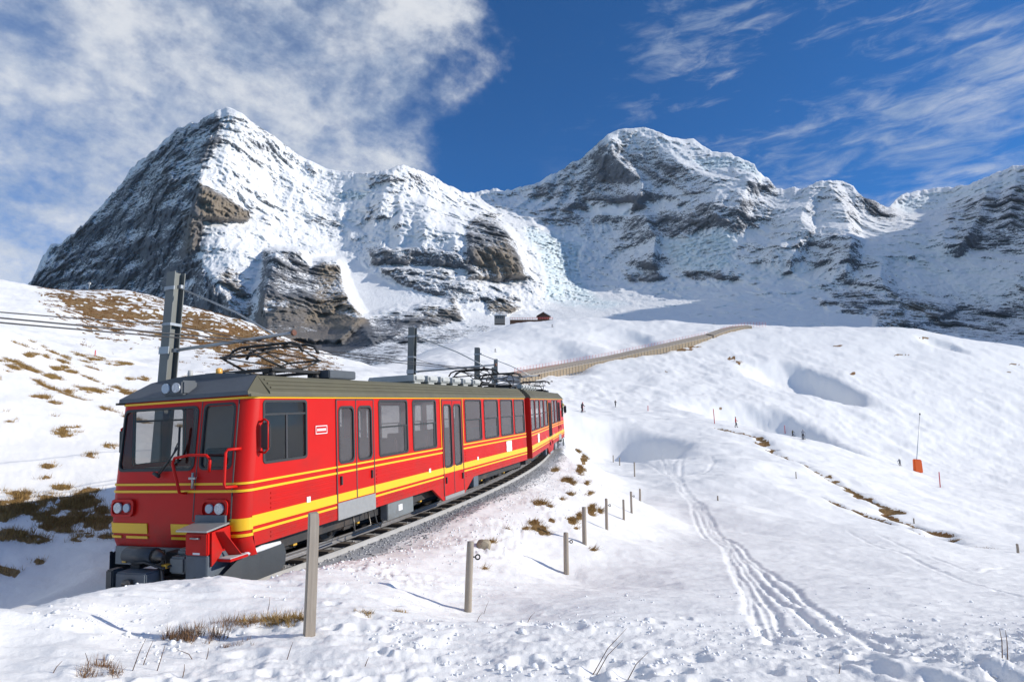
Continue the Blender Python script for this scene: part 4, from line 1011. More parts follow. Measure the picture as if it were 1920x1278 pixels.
        # mirror
        mr = MB().tube([(.22, sy * 1.5, 2.62), (.20, sy * 1.60, 2.66), (.19, sy * 1.68, 2.62), (.19, sy * 1.68, 2.16), (.2, sy * 1.6, 2.10), (.22, sy * 1.5, 2.12)], .018, 6).build('mirror_bracket', M['red'], root)
        MB().box(.17, .24, sy * 1.63 - .08, sy * 1.63 + .10, 2.16, 2.60).build('mirror', M['rubber'], mr, .025)
        # underfloor
        MB().box(4.30, 5.52, sy * 1.33 - .10, sy * 1.33 + .10, .22, .64).build('equipment_box', M['grey'], root, .015)
        MB().box(4.78, 4.96, sy * 1.435 - .004, sy * 1.435 + .004, .36, .50).build('label_plate', M['white'], root)
        MB().box(9.35, 9.75, sy * 1.36 - .08, sy * 1.36 + .08, .28, .64).build('equipment_box', M['slate'], root, .015)
        MB().tube([(3.55, sy * 1.38, .62), (3.60, sy * 1.42, .26), (3.0, sy * 1.42, .26), (3.0, sy * 1.38, .62)], .02, 6).build('step_ladder', M['greasy'], root)
        MB().tube([(3.75, sy * 1.4, .62), (3.8, sy * 1.45, .3), (3.95, sy * 1.45, .16), (4.1, sy * 1.42, .3)], .015, 6).build('hose', M['rubber'], root)
        for cx_ in (1.15, 3.2, 6.1, 10.4, 12.6):
            MB().box(cx_ - .14, cx_ + .14, sy * .98 - .12, sy * .98 + .12, .25, .55).tube([(cx_ - .4, sy * 1.02, .32), (cx_ + .5, sy * 1.02, .28)], .05, 8).tube([(cx_ - .45, sy * .95, .6), (cx_ - .4, sy * .95, .2)], .06, 8).tube([(cx_ + .4, sy * 1.05, .6), (cx_ + .42, sy * 1.05, .25)], .045, 8).build('axle_box', M['dark'], root, .02)
            MB().box(cx_ + .3, cx_ + .4, sy * 1.1 - .04, sy * 1.1 + .04, .3, .48).build('brake_fitting', M['ochre'], root)
    for cx_ in (1.15, 3.2, 6.1, 10.4, 12.6):
        for sy in (-1, 1):
            wmb = MB().tube([(cx_, sy * .47, .37), (cx_, sy * .50, .37), (cx_, sy * .505, .37), (cx_, sy * .62, .37)], [.40, .40, .37, .36], 24); wh = wmb.build('wheel', M['dark'], root)
            MB().tube([(cx_, sy * .62, .37), (cx_, sy * .66, .37)], [.12, .10], 14).build('hub', M['greasy'], wh)
        MB().tube([(cx_, -.7, .37), (cx_, .7, .37)], .07, 10).build('axle', M['dark'], root)
    # ---- front end gear: locker, step, plough, coupler, hoses
    X0 = -.22
    lk = MB().box(-.62, X0 + .1, -1.24, -.80, .62, .96).build('locker', M['darkred'], root, .015)
    MB().box(-.615, X0 + .1, -1.235, -.805, .14, .618).build('locker_base', M['slate'], lk, .012)
    MB().poly([(-.72, -1.34, .99), (-.72, -.72, .99), (-.24, -.62, 1.03), (-.24, -1.30, 1.03)], (0, 0, .025)).build('locker_lid', M['steel'], lk)
    MB().tube([(-.625, -1.10, .88), (-.66, -1.08, .885), (-.66, -.95, .885), (-.625, -.93, .88)], .014, 6).build('handle', M['steel'], lk)
    MB().box(-.6215, -.619, -1.10, -.96, .635, .665).build('lettering', M['white'], lk)
    MB().box(-.255, -.215, -1.22, -.60, 1.0, 1.16).build('hinge_panel', M['slate'], root)
    MB().poly([(-.56, -1.245, .96), (-.2, -1.245, 1.0), (-.1, -1.245, .58), (-.30, -1.245, .70), (-.42, -1.245, .55), (-.56, -1.245, .45)], (0, -.03, 0)).build('gusset', M['red'], root)
    MB().poly([(-.5, -1.26, .94), (-.44, -1.40, .94), (-.15, -1.50, .50), (-.22, -1.30, .50)], (0, .0, .02)).build('brace', M['red'], root)
    st = MB().box(-.46, -.08, -1.54, -1.27, .50, .54).build('step', M['darkred'], root, .01); MB().box(-.44, -.10, -1.52, -1.29, .541, .552).build('tread', M['lightgrey'], st)
    arc = [(-.58, -.78), (-.62, -1.0), (-.58, -1.20), (-.42, -1.36), (-.15, -1.44), (.25, -1.47), (.72, -1.47)]
    for sy in (1, -1):
        mb = MB()
        arc_ = arc if sy > 0 else arc
        if sy < 0: arc_ = arc[4:]
        for (xa, ya), (xb, yb) in zip(arc_[:-1], arc_[1:]):
            lo = .06; mb.quad((xa, ya * sy, lo), (xb, yb * sy, lo), (xb, yb * sy, .50 if xb > -.3 else .30), (xa, ya * sy, .50 if xa > -.3 else .30))
            mb.quad((xa + .05, ya * sy * .97, lo), (xb + .05, yb * sy * .97, lo), (xb + .05, yb * sy * .97, .50 if xb > -.3 else .30), (xa + .05, ya * sy * .97, .50 if xa > -.3 else .30))
        mb.poly([(.72, -1.47 * sy, .06), (.84, -1.47 * sy, .16), (.86, -1.47 * sy, .34), (.80, -1.47 * sy, .50), (.72, -1.47 * sy, .52)], (0, .04 * sy, 0))
        pl_ = mb.build('snow_plough', M['plough'], root)
        MB().tube([(-.1, -1.42 * sy, .51), (.3, -1.45 * sy, .535), (.72, -1.46 * sy, .53)], [.03, .05, .03], 8).build('caked_snow', M['snowcake'], pl_)
    cp_ = MB().box(-1.22, -.92, -.30, .34, .10, .42).build('coupler', M['slate'], root, .02); cp_.location = (.34, 0, -.03)
    MB().box(-1.26, -1.06, .35, .50, .02, .46).build('coupler_cheek', M['plough'], cp_, .02)
    MB().tube([(-1.235, -.05, .28), (-1.26, .10, .28)], .05, 10).build('coupler_pin', M['greasy'], cp_)
    MB().tube([(-.95, -.18, .62), (-.95, .42, .62)], .125, 18).build('air_cylinder', M['plough'], cp_)
    MB().tube([(-.95, -.18, .62), (-.95, -.24, .62), (-.95, -.36, .60)], [.11, .09, .05], 14).build('cylinder_cap', M['greasy'], cp_)
    MB().tube([(-.95, .02, .26), (-.2, .02, .32)], .09, 10).box(-.8, -.2, -.22, .22, .14, .24).box(-.7, -.25, -.4, -.1, .40, .62).box(-.5, -.2, .15, .4, .3, .6).box(-1.0, -.6, .1, .3, .42, .5).build('draw_gear', M['dark'], cp_, .01)
    MB().box(-.9, -.5, -.72, -.4, .34, .60).box(-.8, -.55, -.66, -.45, .60, .70).build('valve_block', M['grey'], cp_, .03)
    MB().box(-.60, -.30, -.70, -.42, .62, .72).build('caked_snow', M['snowcake'], cp_, .03)
    for k, (pts, r) in enumerate((([(-.95, -.32, .50), (-1.02, -.42, .24), (-.95, -.56, .05), (-.80, -.72, .04), (-.60, -.78, .16), (-.45, -.75, .36)], .028), ([(-.95, -.28, .44), (-.98, -.38, .16), (-.90, -.52, -.0), (-.75, -.66, -.0), (-.55, -.72, .12)], .024), ([(-1.0, .2, .5), (-1.08, -.1, .55), (-1.0, -.4, .45), (-.7, -.55, .5)], .02))):
        MB().tube(pts, r, 8).build('hose', M['rubber'] if k else M['greasy'], cp_)
    MB().box(-.98, -.90, -.44, -.34, .44, .50).build('brake_fitting', M['ochre'], cp_); MB().box(-1.05, -.98, .34, .42, .52, .56).build('brake_fitting', M['ochre'], cp_)
    MB().box(-1.06, -.92, .1, .3, -.06, .1).tube([(-1.0, -.1, .02), (-1.0, .5, .02)], .04, 8).build('lower_jaw', M['greasy'], cp_)
    MB().box(-.15, .15, -1.3, 1.3, .30, .60).build('buffer_beam', M['grey'], root)
    # ---- roof gear
    MB().box(1.15, 1.85, .25, .75, 3.50, 3.62).build('roof_box', M['visor'], root, .02)
    bc = MB().tube([(.95, .15, 3.5), (.95, .15, 3.54)], .075, 12).build('beacon_base', M['visor'], root); MB().tube([(.95, .15, 3.54), (.95, .15, 3.66), (.95, .15, 3.68)], [.06, .058, .03], 12).build('beacon', M['amber'], bc)
    MB().tube([(.75, .65, 3.46), (.75, .65, 3.60), (.75, .65, 3.66)], [.05, .05, .04], 10).build('antenna', M['lightgrey'], root)
    MB().box(3.0, 4.0, -.85, -.25, 3.49, 3.68).build('roof_box', M['visor'], root, .02)
    for k in range(6):
        x = 7.0 + k * .86
        MB().box(x, x + .62, -.75, .75, 3.55, 3.74).box(x + .05, x + .57, -.8, .8, 3.59, 3.70).box(x + .1, x + .5, -.7, .7, 3.48, 3.56).build('resistor_box', M['lightgrey'], root, .015)
    def panto(cx_):
        pg = MB().box(cx_ - .75, cx_ + .75, -.62, -.54, 3.60, 3.66).box(cx_ - .75, cx_ + .75, .54, .62, 3.60, 3.66).box(cx_ - .75, cx_ - .67, -.62, .62, 3.60, 3.66).box(cx_ + .67, cx_ + .75, -.62, .62, 3.60, 3.66)
        for a in (-.68, .68):
            for y in (-.55, .55): pg.tube([(cx_ + a, y, 3.46), (cx_ + a, y, 3.5), (cx_ + a, y, 3.53), (cx_ + a, y, 3.6)], [.06, .06, .08, .05], 8)
        pg = pg.build('pantograph', M['copper'], root)
        mb = MB()
        for sg in (-1, 1):
            for y in (-.5, .5): mb.tube([(cx_ + sg * .25, y, 3.68), (cx_ + sg * .98, y * .86, 3.92)], .024, 6); mb.tube([(cx_ + sg * .98, y * .86, 3.92), (cx_ + sg * .22, y * .95, 4.15)], .018, 6)
            mb.tube([(cx_ + sg * .25, -.5, 3.68), (cx_ + sg * .25, .5, 3.68)], .035, 6); mb.tube([(cx_ + sg * .98, -.45, 3.92), (cx_ + sg * .98, .45, 3.92)], .022, 6); mb.tube([(cx_ + sg * .98, -.43, 3.92), (cx_ + sg * .22, .47, 4.15)], .012, 6); mb.tube([(cx_ + sg * .25, -.5, 3.68), (cx_ + sg * .98, .43, 3.92)], .012, 6)
        mb.build('arm', M['copper'], pg)
        mb = MB()
        for sg in (-1, 1):
            x = cx_ + sg * .24
            mb.tube([(x, -.95, 4.0), (x, -.85, 4.14), (x, -.65, 4.20), (x, .65, 4.20), (x, .85, 4.14), (x, .95, 4.0)], .032, 6)
            for y in (-.48, .48): mb.tube([(x, y, 4.20), (cx_ + sg * .22, y, 4.13)], .02, 6)
        for y in (-.5, .5): mb.tube([(cx_ - .24, y, 4.16), (cx_ + .24, y, 4.16)], .018, 6)
        mb.build('contact_shoe', M['copper'], pg)
    panto(2.25); panto(13.15)
    MB().box(CL, CL + .26, -1.05, 1.05, .75, 3.1).build('gangway_bellows', M['dark'], root)
    return root

def carR(h, g, r):
    X = np.array([math.sin(h) * math.cos(g), math.cos(h) * math.cos(g), math.sin(g)]); Y0 = np.array([-math.cos(h), math.sin(h), 0]); Z0 = np.cross(X, Y0)
    Y = Y0 * math.cos(r) + Z0 * math.sin(r); return np.stack([X, Y, np.cross(X, Y)], 1)
def mat4(R, o):
    m = Matrix.Identity(4)
    for i in range(3):
        for j in range(3): m[i][j] = float(R[i, j])
        m[i][3] = float(o[i])
    return m
R1 = carR(CAR_H, CAR_G, CAR_R)
car1 = build_car('railcar', 'leading red and yellow railcar with cab windscreen, coupler and locker nearest the viewer')
car1.matrix_world = mat4(R1, CAR_O)
def copy_tree(o, parent=None):
    c = o.copy(); COL.objects.link(c); c.parent = parent
    for ch in list(o.children): copy_tree(ch, c)
    return c
H2 = 0.178
near2 = CAR_O + R1 @ np.array([CL + .50, 0, 0])
R2 = carR(H2, CAR_G, CAR_R); far2 = near2 + R2 @ np.array([CL, 0, 0])
car2 = copy_tree(car1); R2f = R2.copy(); R2f[:, 0] *= -1; R2f[:, 1] *= -1
car2.matrix_world = mat4(R2f, far2)
car2['label'] = 'trailing red railcar coupled behind the leading one, rounding the curve'
# ---------------------------------------------------------------- track
M['railtop'] = mat('worn_rail_steel', (.33, .32, .32), .35, metal=.6, var=.25)
M['rack'] = mat('rack_steel', (.035, .035, .038), .5, metal=.3, var=.4)
M['concrete'] = mat('pale_concrete_kerb', (.40, .395, .385), .85, var=.2, scale=3, bump=.3, bscale=20, dirt=(.62, .62, .64), dirt_amt=.5)
M['sleeper'] = mat('steel_sleeper', (.12, .10, .085), .7, var=.4)
def sweep(nm, prof, s0, s1, m, parent=None, step=.8):
    n = int((s1 - s0) / step) + 1; P = []
    for s in np.linspace(s0, s1, n):
        P.append([track(s, t_, dz_) for t_, dz_ in prof + [prof[0]]])
    me = grid_mesh(nm, np.array(P), smooth=False); return link(nm, me, parent, m)
rt = empty('railway_track', loc=tuple(track(0)))
tag(rt, 'metre gauge rack railway track running under the red train', 'track')
def atroot(o, r):
    o.parent = r; o.matrix_parent_inverse = Matrix.Translation(-Vector(r.location)); return o
for sg in (-1, 1):
    c = sg * .53
    atroot(sweep('rail', [(c - .05, -.14), (c - .05, -.11), (c - .012, -.09), (c - .012, -.04), (c - .033, -.035), (c - .033, 0), (c + .033, 0), (c + .033, -.035), (c + .012, -.04), (c + .012, -.09), (c + .05, -.11), (c + .05, -.14)], -12, 58, M['railtop']), rt)
atroot(sweep('rack_rail', [(-.03, -.14), (-.03, .035), (-.01, .045), (.01, .045), (.03, .035), (.03, -.14)], -12, 58, M['rack']), rt)
mb = MB(); sl_me = None
for k, s in enumerate(np.arange(-11.5, 31, .72)):
    if sl_me is None: sl_me = MB().box(-.10, .10, -.95, .95, -.19, -.125).mesh('sleeper', .01); sl_me.materials.append(M['sleeper'])
    p = track(s); psi = CAR_H - (s - TR_S0) / TR_R
    o = link('sleeper', sl_me, None); o.matrix_world = mat4(carR(psi, CAR_G, CAR_R), p); mw = o.matrix_world.copy(); o.parent = rt; o.matrix_parent_inverse = Matrix.Translation(-Vector(rt.location)); o.matrix_basis = mw
kerb = sweep('concrete_kerb', [(1.04, -.35), (1.04, -.12), (1.14, -.11), (1.16, -.35)], -.5, 56, M['concrete'], step=.6); tag(kerb, 'pale concrete kerb running beside the right-hand rail', 'kerb')

# ---------------------------------------------------------------- catenary masts and wires
M['mast'] = mat('galvanised_mast', (.155, .165, .16), .55, metal=.2, var=.18, scale=1.5, dirt=(.13, .14, .14), dirt_amt=.6)
M['tube'] = mat('galvanised_tube', (.34, .36, .38), .4, metal=.6, var=.15)
M['wire'] = mat('catenary_wire', (.045, .045, .05), .5, var=.2)
M['insul'] = mat('brown_insulator', (.16, .07, .04), .3, var=.2)
def mast(s, t, h, label, arm_to=.55, lean=0.0, stay=True, hb=.13):
    p = track(s, t); p[2] = rail_z(s) - .1; psi = CAR_H - (s - TR_S0) / TR_R
    root = empty('catenary_mast', Matrix.Translation(Vector(p)) @ Matrix.Rotation(-psi, 4, 'Z') @ Matrix.Rotation(lean, 4, 'Y')); tag(root, label, 'mast', 'catenary masts along the track')
    # local: +x towards the track (right), +y along the line
    b_ = hb
    MB().box(-b_, b_, -b_, -b_ + .022, -.6, h).box(-b_, b_, b_ - .022, b_, -.6, h).box(-.011, .011, -b_ + .022, b_ - .022, -.6, h).build('beam', M['mast'], root)
    ext = arm_to - t
    mb = MB().tube([(b_, -.02, 4.28), (ext * .5, -.02, 4.36), (ext, -.02, 4.46)], .038, 8); mb.build('arm', M['tube'], root)
    MB().box(-b_ - .02, b_ + .02, -b_ - .02, -b_, 4.20, 4.36).box(b_, b_ + .16, -.06, .03, 4.24, 4.32).build('clamp', M['tube'], root)
    MB().tube([(ext, -.02, 4.46), (ext + .05, -.02, 4.465)], .06, 10).build('arm_cap', M['insul'], root)
    if stay:
        MB().tube([(b_, -.02, h - .35), (ext * .55, -.02, h - 1.05), (ext - .45, -.02, 4.44)], .020, 8).build('stay_rod', M['tube'], root)
        MB().box(-b_ - .02, b_ + .03, -b_ - .02, -b_, h - .42, h - .34).box(b_, b_ + .12, -.05, .01, h - .39, h - .31).build('clamp', M['tube'], root)
    for x in (ext - .45, ext - .85): MB().tube([(x, -.02, 4.44), (x, -.02, 4.38)], .03, 6).tube([(x - .05, -.02, 4.36), (x + .05, -.02, 4.36)], .018, 6).build('wire_clip', M['insul'], root)
    MB().box(-b_ - .005, b_ + .005, -b_ - .012, b_ + .012, h - 1.22, h - 1.16).build('band', M['tube'], root)
    return root
def uv_s(u, t, lo=-6, hi=60):
    best = min(np.arange(lo, hi, .05), key=lambda s: abs(proj(*track(s, t))[0] - u)); return float(best)
MT = -2.55
ms = [uv_s(288, MT), uv_s(767, MT), uv_s(893, MT, 5, 30)]
print('mast s', ms, [proj(*(track(s, MT) + np.array([0, 0, 6]))) for s in ms])
MAST_H = 6.05
mast(ms[0], MT, MAST_H, 'tall grey steel catenary mast closest to the viewer, with stay rod and long arm', .95)
mast(ms[1], MT, MAST_H, 'grey catenary mast rising behind the middle of the leading railcar', .9)
mast(ms[2], MT, MAST_H, 'catenary mast above the rear roof of the leading railcar', .9)
mast(ms[2] + 9.5, MT - .2, MAST_H, 'dark catenary mast just right of the one over the rear roof', 1.2, stay=False)
mast(ms[2] + 20, MT - .6, MAST_H, 'shortest looking and farthest of the row of catenary masts', 1.4, stay=False)
def wire(label, t, dz, sset, r, sag=.05, n=10, zfun=None):
    pts = []
    for s0, s1 in zip(sset[:-1], sset[1:]):
        for k in range(n):
            q = k / n; s = s0 + (s1 - s0) * q; p0 = track(s0, t, dz); p1 = track(s1, t, dz)
            p = p0 + (p1 - p0) * q; p[2] -= sag * 4 * q * (1 - q); pts.append(tuple(p))
    pts.append(tuple(track(sset[-1], t, dz)))
    o = MB().tube(pts, r, 5).build('overhead_wire', M['wire']); tag(o, label, 'wire', 'overhead wires'); return o
SS = [ms[0] - 22, ms[0] - 11, ms[0], ms[1], ms[2], ms[2] + 9.5, ms[2] + 20, ms[2] + 31]
wire('black contact wire over the track, outer one of the pair', .12, 4.24, SS, .013)
wire('black contact wire over the track, inner one of the pair', -.28, 4.24, SS, .013)
wire('upper feeder wire strung along the mast tops left of the train', MT - .2, 4.9, SS[:6], .012, .15)

# ---------------------------------------------------------------- fence posts and stakes
def woodmat(name, c0, c1):
    m, t, b = mat_base(name); ov = t.n('ShaderNodeTexCoord').outputs['Object']
    g = t.noise(t.mapping(ov, (30, 30, 1.6)), 1.0, 8, .65, .4); k = t.noise(t.mapping(ov, (6, 6, 2)), 1.0, 4, .6)
    t.l(t.mix(t.math('ADD', t.math('MULTIPLY', g, .75), t.math('MULTIPLY', k, .25)), c0 + (1,), c1 + (1,)), b.inputs['Base Color']); b.inputs['Roughness'].default_value = .85
    bn = t.n('ShaderNodeBump'); bn.inputs['Strength'].default_value = .5; bn.inputs['Distance'].default_value = .01; t.l(g, bn.inputs['Height']); t.l(bn.outputs[0], b.inputs['Normal']); return m
M['wood'] = woodmat('weathered_post_wood', (.15, .125, .10), (.52, .45, .37)); M['plank'] = woodmat('gallery_plank_wood', (.17, .125, .08), (.42, .33, .22)); M['ring'] = mat('black_insulator_ring', (.02, .02, .02), .4)
def place(u, v, ymax=112, ymin=1.5):
    h_ = hit(u, v, ymin=ymin, ymax=ymax)
    return (h_[0], h_[1], ground_z(h_[0], h_[1]))
def post(u, v, vt, label, r=.055, Y=None, lean=(0, 0), insul=False, group='fence posts in the snow', square=False):
    if Y is None:
        x, y, z = place(u, v)
    else:
        a, e = ae(u, v); x, y = a * Y, Y; z = ground_z(x, y)
    hgt_ = ae(u, vt)[1] * y - z
    root = empty('fence_post', loc=(x, y, z)); tag(root, label, 'post', group)
    root.rotation_euler = (lean[0], lean[1], random.uniform(0, 3) if not square else .5)
    n = 6; zz = [-.3, 0, hgt_ * .5, hgt_ * .93, hgt_]
    mb = MB(); mb.tube([(random.uniform(-.004, .004), random.uniform(-.004, .004), q) for q in zz], [r * 1.06, r * 1.03, r, r * .97, r * .90], 4 if square else 12); mb.sm = [not square] * len(mb.sm)
    mb.build('shaft', M['wood'], root, .006 if square else 0)
    if insul:
        R_ = .032; ir = MB().tube([(r + .02, -.0, hgt_ * .78), (r - .02, 0, hgt_ * .78)], .012, 6); ir.tube([(r + .03 + R_ + R_ * math.cos(a), R_ * .2 * math.sin(a), hgt_ * .78 + R_ * math.sin(a)) for a in np.linspace(0, 2 * math.pi, 13)], .011, 6)
        o = ir.build('insulator', M['ring'], root); o.rotation_euler = (0, 0, -root.rotation_euler[2])
    return root
post(579, 1195, 960, 'tall squared weathered fence post, the one closest to the viewer', .062, Y=5.4, lean=(0, -.01), square=True)
post(877, 1150, 1015, 'round grey fence post with black ring insulator, second from the viewer', .052, Y=8.8, lean=(0, .03), insul=True)
post(1062, 1080, 998, 'thick fence post with ring insulator, third from the viewer along the track', .062, Y=14.3, insul=True, lean=(0, .012))
post(1096, 1022, 950, 'fence post beside the largest tuft of dead grass on the embankment', .062, Y=16.6)
post(1138, 997, 934, 'slim fence post right of the tufted embankment, fifth from the viewer', .05, Y=19.6, insul=True)
post(1170, 977, 936, 'thin fence post, sixth from the viewer along the track', .045, Y=22.6)
post(1184, 952, 921, 'thin fence post, seventh from the viewer along the track', .05, Y=25.6, insul=True)
post(1200, 935, 916, 'thin short fence post, eighth from the viewer along the track', .05, Y=29, lean=(0, .06))
post(1190, 893, 866, 'lone fence post above the ski tracks, below the shaded hollow', .06)
post(1162, 872, 857, 'small far fence post, middle of the three below the shaded hollow', .06); post(1150, 866, 853, 'small far fence post, leftmost of the three below the shaded hollow', .06)
for u, v, vt, lb in ((1493, 897, 884, 'short stake beside the upper strip of dead grass on the piste'), (1714, 981, 971, 'short stake at the lower end of the brown grass edge'), (1788, 1006, 1000, 'tiny stake between the grass edge and the right margin'), (1909, 1036, 1019, 'dark stake at the right margin of the picture'), (1346, 938, 929, 'stub of a stake by the small bare patch left of the piste')):
    post(u, v, vt, lb, .05, group='stakes on the piste')
# ---------------------------------------------------------------- piste poles, padded lance
M['redpole'] = mat('red_piste_pole', (.55, .04, .05), .5); M['orange'] = mat('orange_padding', (.85, .13, .015), .6, var=.1, scale=2); M['net'] = mat('red_net', (.65, .12, .10), .7)
for u, v, vt, lb in ((1763, 913, 884, 'red piste pole right of the orange padded lance'), (1472, 812, 797, 'red piste pole next to the pair of dark skiers'), (1340, 794, 766, 'red piste pole left of the red-jacketed person'), (1093, 770, 753, 'red piste pole on the snow mound behind the train'), (1215, 770, 760, 'thin red piste pole on the slope right of the mound')):
    x, y, z = place(u, v, 200); h_ = ae(u, vt)[1] * y - z; r = .03 + y * .0004
    o = MB().tube([(0, 0, -.3), (0, 0, h_ * .97), (0, 0, h_)], [r, r, r * .6], 8).build('piste_pole', M['redpole']); o.location = (x, y, z); o.rotation_euler = (0, random.uniform(-.05, .02), 0); tag(o, lb, 'pole', 'red piste poles')
x, y, z = place(1720, 873); k_ = y / 1100
lance = empty('snow_lance', loc=(x, y, z)); tag(lance, 'tall leaning snow lance with its foot wrapped in orange padding', 'snow lance')
MB().tube([(0, 0, -.5), (.0, 0, 2.2), (14 * k_, 0, 104 * k_)], [.07, .06, .045], 8).build('pipe', M['tube'], lance)
MB().tube([(14 * k_, 0, 104 * k_), (14.4 * k_, 0, 107 * k_)], [.12, .10], 8).build('nozzle', M['dark'], lance)
MB().box(-.72, .72, -.35, .35, -.15, 2.15, lambda a, b_, c: (a + (.10 if c > 1 and a < 0 else 0) + (.05 if c < 0 else 0), b_ * (1 if c < 1 else .8), c + (.12 if a < 0 else 0))).build('padding', M['orange'], lance, .12)

# ---------------------------------------------------------------- wooden gallery and nets on the far slope
GAL = [(975, 722), (1000, 713), (1050, 701), (1100, 690), (1150, 680), (1200, 668), (1250, 657), (1300, 645), (1332, 637), (1338, 636)]
GALU = [(1338, 632), (1362, 623), (1385, 617), (1410, 614)]
def along(line, n, ymin, ymax):
    ln = np.array(line, float); d = np.concatenate([[0], np.cumsum(np.hypot(*np.diff(ln, axis=0).T))]); out = []
    for q in np.linspace(0, d[-1], n): u = np.interp(q, d, ln[:, 0]); v = np.interp(q, d, ln[:, 1]); out.append((u, v))
    return out
def gallery(line, n, Y0, Y1, label, tall, ymin=150):
    P = []
    for k, (u, v) in enumerate(along(line, n + 1, 0, 0)):
        h_ = hit(u, v + 1.5, ymin=ymin, ymax=500); P.append(np.array([h_[0], h_[1], ground_z(h_[0], h_[1])]))
    P = np.array(P); Ys = np.polyval(np.polyfit(np.arange(len(P)), P[:, 1], 3), np.arange(len(P)))
    for k, (u, v) in enumerate(along(line, n + 1, 0, 0)): a, e = ae(u, v + 1.5); P[k] = (a * Ys[k], Ys[k], e * Ys[k])
    root = empty('wooden_gallery', loc=tuple(P[0])); tag(root, label, 'gallery')
    bd = MB().box(0, 1, -.06, .06, 0, 1).mesh('board'); bd.materials.append(M['plank']); ps = MB().box(-.16, .16, -.22, .1, -1.2, tall + .1).mesh('post'); ps.materials.append(M['wood'])
    for k in range(n):
        a, c = Vector(P[k]), Vector(P[k + 1]); d = c - a; yaw = math.atan2(d.y, d.x); L_ = math.hypot(d.x, d.y); sl_ = d.z / L_
        for j in range(3):
            o = link('board', bd, root); hh_ = tall / 3
            m = Matrix.Translation(a - Vector(P[0]) + Vector((0, 0, j * hh_ - .3))) @ Matrix.Rotation(yaw, 4, 'Z') @ Matrix(((1, 0, 0, 0), (0, 1, 0, 0), (sl_, 0, 1, 0), (0, 0, 0, 1))) @ Matrix.Diagonal((L_ * .985, 1 + random.uniform(-.3, .5), hh_ * .95, 1))
            o.matrix_local = m
        o = link('post', ps, root); o.location = a - Vector(P[0]); o.rotation_euler = (0, 0, yaw)
    # deck behind and above the boards: a covered ledge
    mb = MB(); q0 = None
    for k in range(n + 1):
        kk = min(k, n - 1); d = P[kk + 1] - P[kk]; nv = np.array([-d[1], d[0], 0]); nv /= np.linalg.norm(nv); nv = nv if nv[1] > 0 else -nv
        q = (P[k] + np.array([0, 0, tall - .25]) - nv * .3, P[k] + nv * 4.5 + np.array([0, 0, tall + 1.1]), P[k] + nv * 4.5 + np.array([0, 0, tall + .75]), P[k] + np.array([0, 0, tall - .6]) - nv * .3)
        if q0: [mb.quad(*[tuple(np.array(v_) - P[0]) for v_ in (q0[i], q[i], q[(i + 1) % 4], q0[(i + 1) % 4])]) for i in range(4)]
        q0 = q
    mb.build('deck', M['wood'], root)
    return P
GP = gallery(GAL, 62, 0, 0, 'long plank-clad wooden snow gallery climbing the slope behind the train', 2.6)
GP2 = gallery(GALU, 14, 0, 0, 'upper dark end of the wooden gallery near the hill crest', 1.7)
def netfence(P, label, h_, off, step=1):
    root = empty('safety_net_fence', loc=tuple(P[0])); tag(root, label, 'net fence', 'red safety nets')
    mb = MB()
    for p in P[::step]: mb.tube([tuple(p - P[0] + off), tuple(p - P[0] + off + np.array([0, 0, h_]))], .055, 5)
    mb.build('stanchions', M['net'], root)['kind'] = 'stuff'
    mb = MB()
    for q in np.linspace(.15, .95, 6): mb.tube([tuple(p - P[0] + off + np.array([0, 0, h_ * q])) for p in P], .022, 4)
    mb.build('net', M['net'], root)['kind'] = 'stuff'
netfence(GP, 'red safety net running along the top of the wooden gallery', 3.0, np.array([-1.5, 4.8, 2.6]))
NP = []
for u, v in along([(1352, 622), (1395, 612), (1436, 607)], 16, 0, 0):
    h_ = hit(u, max(v, 611) + 2, ymin=200, ymax=500); NP.append(np.array([h_[0], h_[1], ground_z(h_[0], h_[1])]))
netfence(NP, 'dense red net panels at the crest right of the gallery', 3.2, np.array([0, 0, 0]))

# ---------------------------------------------------------------- far station buildings
M['stone'] = mat('station_stone', (.24, .22, .20), .8, var=.2); M['chalet'] = mat('dark_chalet_wood', (.12, .06, .035), .8, var=.3); M['pane'] = mat('dark_pane', (.03, .035, .04), .1)
def at3(u, v, Y): return Vector(pt(u, v, Y))
Yb = 620.0; kb = Yb / 1100
bl = empty('mountain_station', loc=at3(937, 601, Yb)); tag(bl, 'small pale stone station block on the ridge left of the chalet', 'building')
MB().box(-10 * kb, 10 * kb, -4, 4, -4, 9 * kb).build('wall', M['stone'], bl); MB().box(-10.6 * kb, 10.6 * kb, -4.5, 4.5, 9 * kb, 10 * kb).build('roof', M['snowcake'], bl)
for q in (-6, -2, 2, 6): MB().box((q - .9) * kb, (q + .9) * kb, -4.15, -3.95, 3.6 * kb, 6.4 * kb).build('window', M['pane'], bl)
bl = empty('chalet', loc=at3(1019, 600, Yb)); tag(bl, 'dark brown gabled chalet on the ridge behind the ski slope', 'building')
w_ = 11 * kb
MB().box(-w_, w_, -4, 4, -4, 6 * kb).poly([(-w_, -4, 6 * kb), (w_, -4, 6 * kb), (0, -4, 13 * kb)], (0, 8, 0)).build('wall', M['chalet'], bl)
for sg in (-1, 1): MB().poly([(0, -5, 13.4 * kb), (sg * (w_ + 1.4), -5, 5.6 * kb), (sg * (w_ + 1.4), 5, 5.6 * kb), (0, 5, 13.4 * kb)], (0, 0, .7)).build('roof', M['snowcake'] if sg > 0 else M['chalet'], bl)
for q in (-7, -3.4, 0, 3.4, 7): MB().box((q - 1.1) * kb, (q + 1.1) * kb, -4.15, -3.95, 2.0 * kb, 4.6 * kb).build('window', M['pane'], bl)
br = empty('viaduct_platform', loc=at3(1004, 598.5, Yb - 8)); tag(br, 'dark platform with red railing linking the ridge buildings', 'platform')
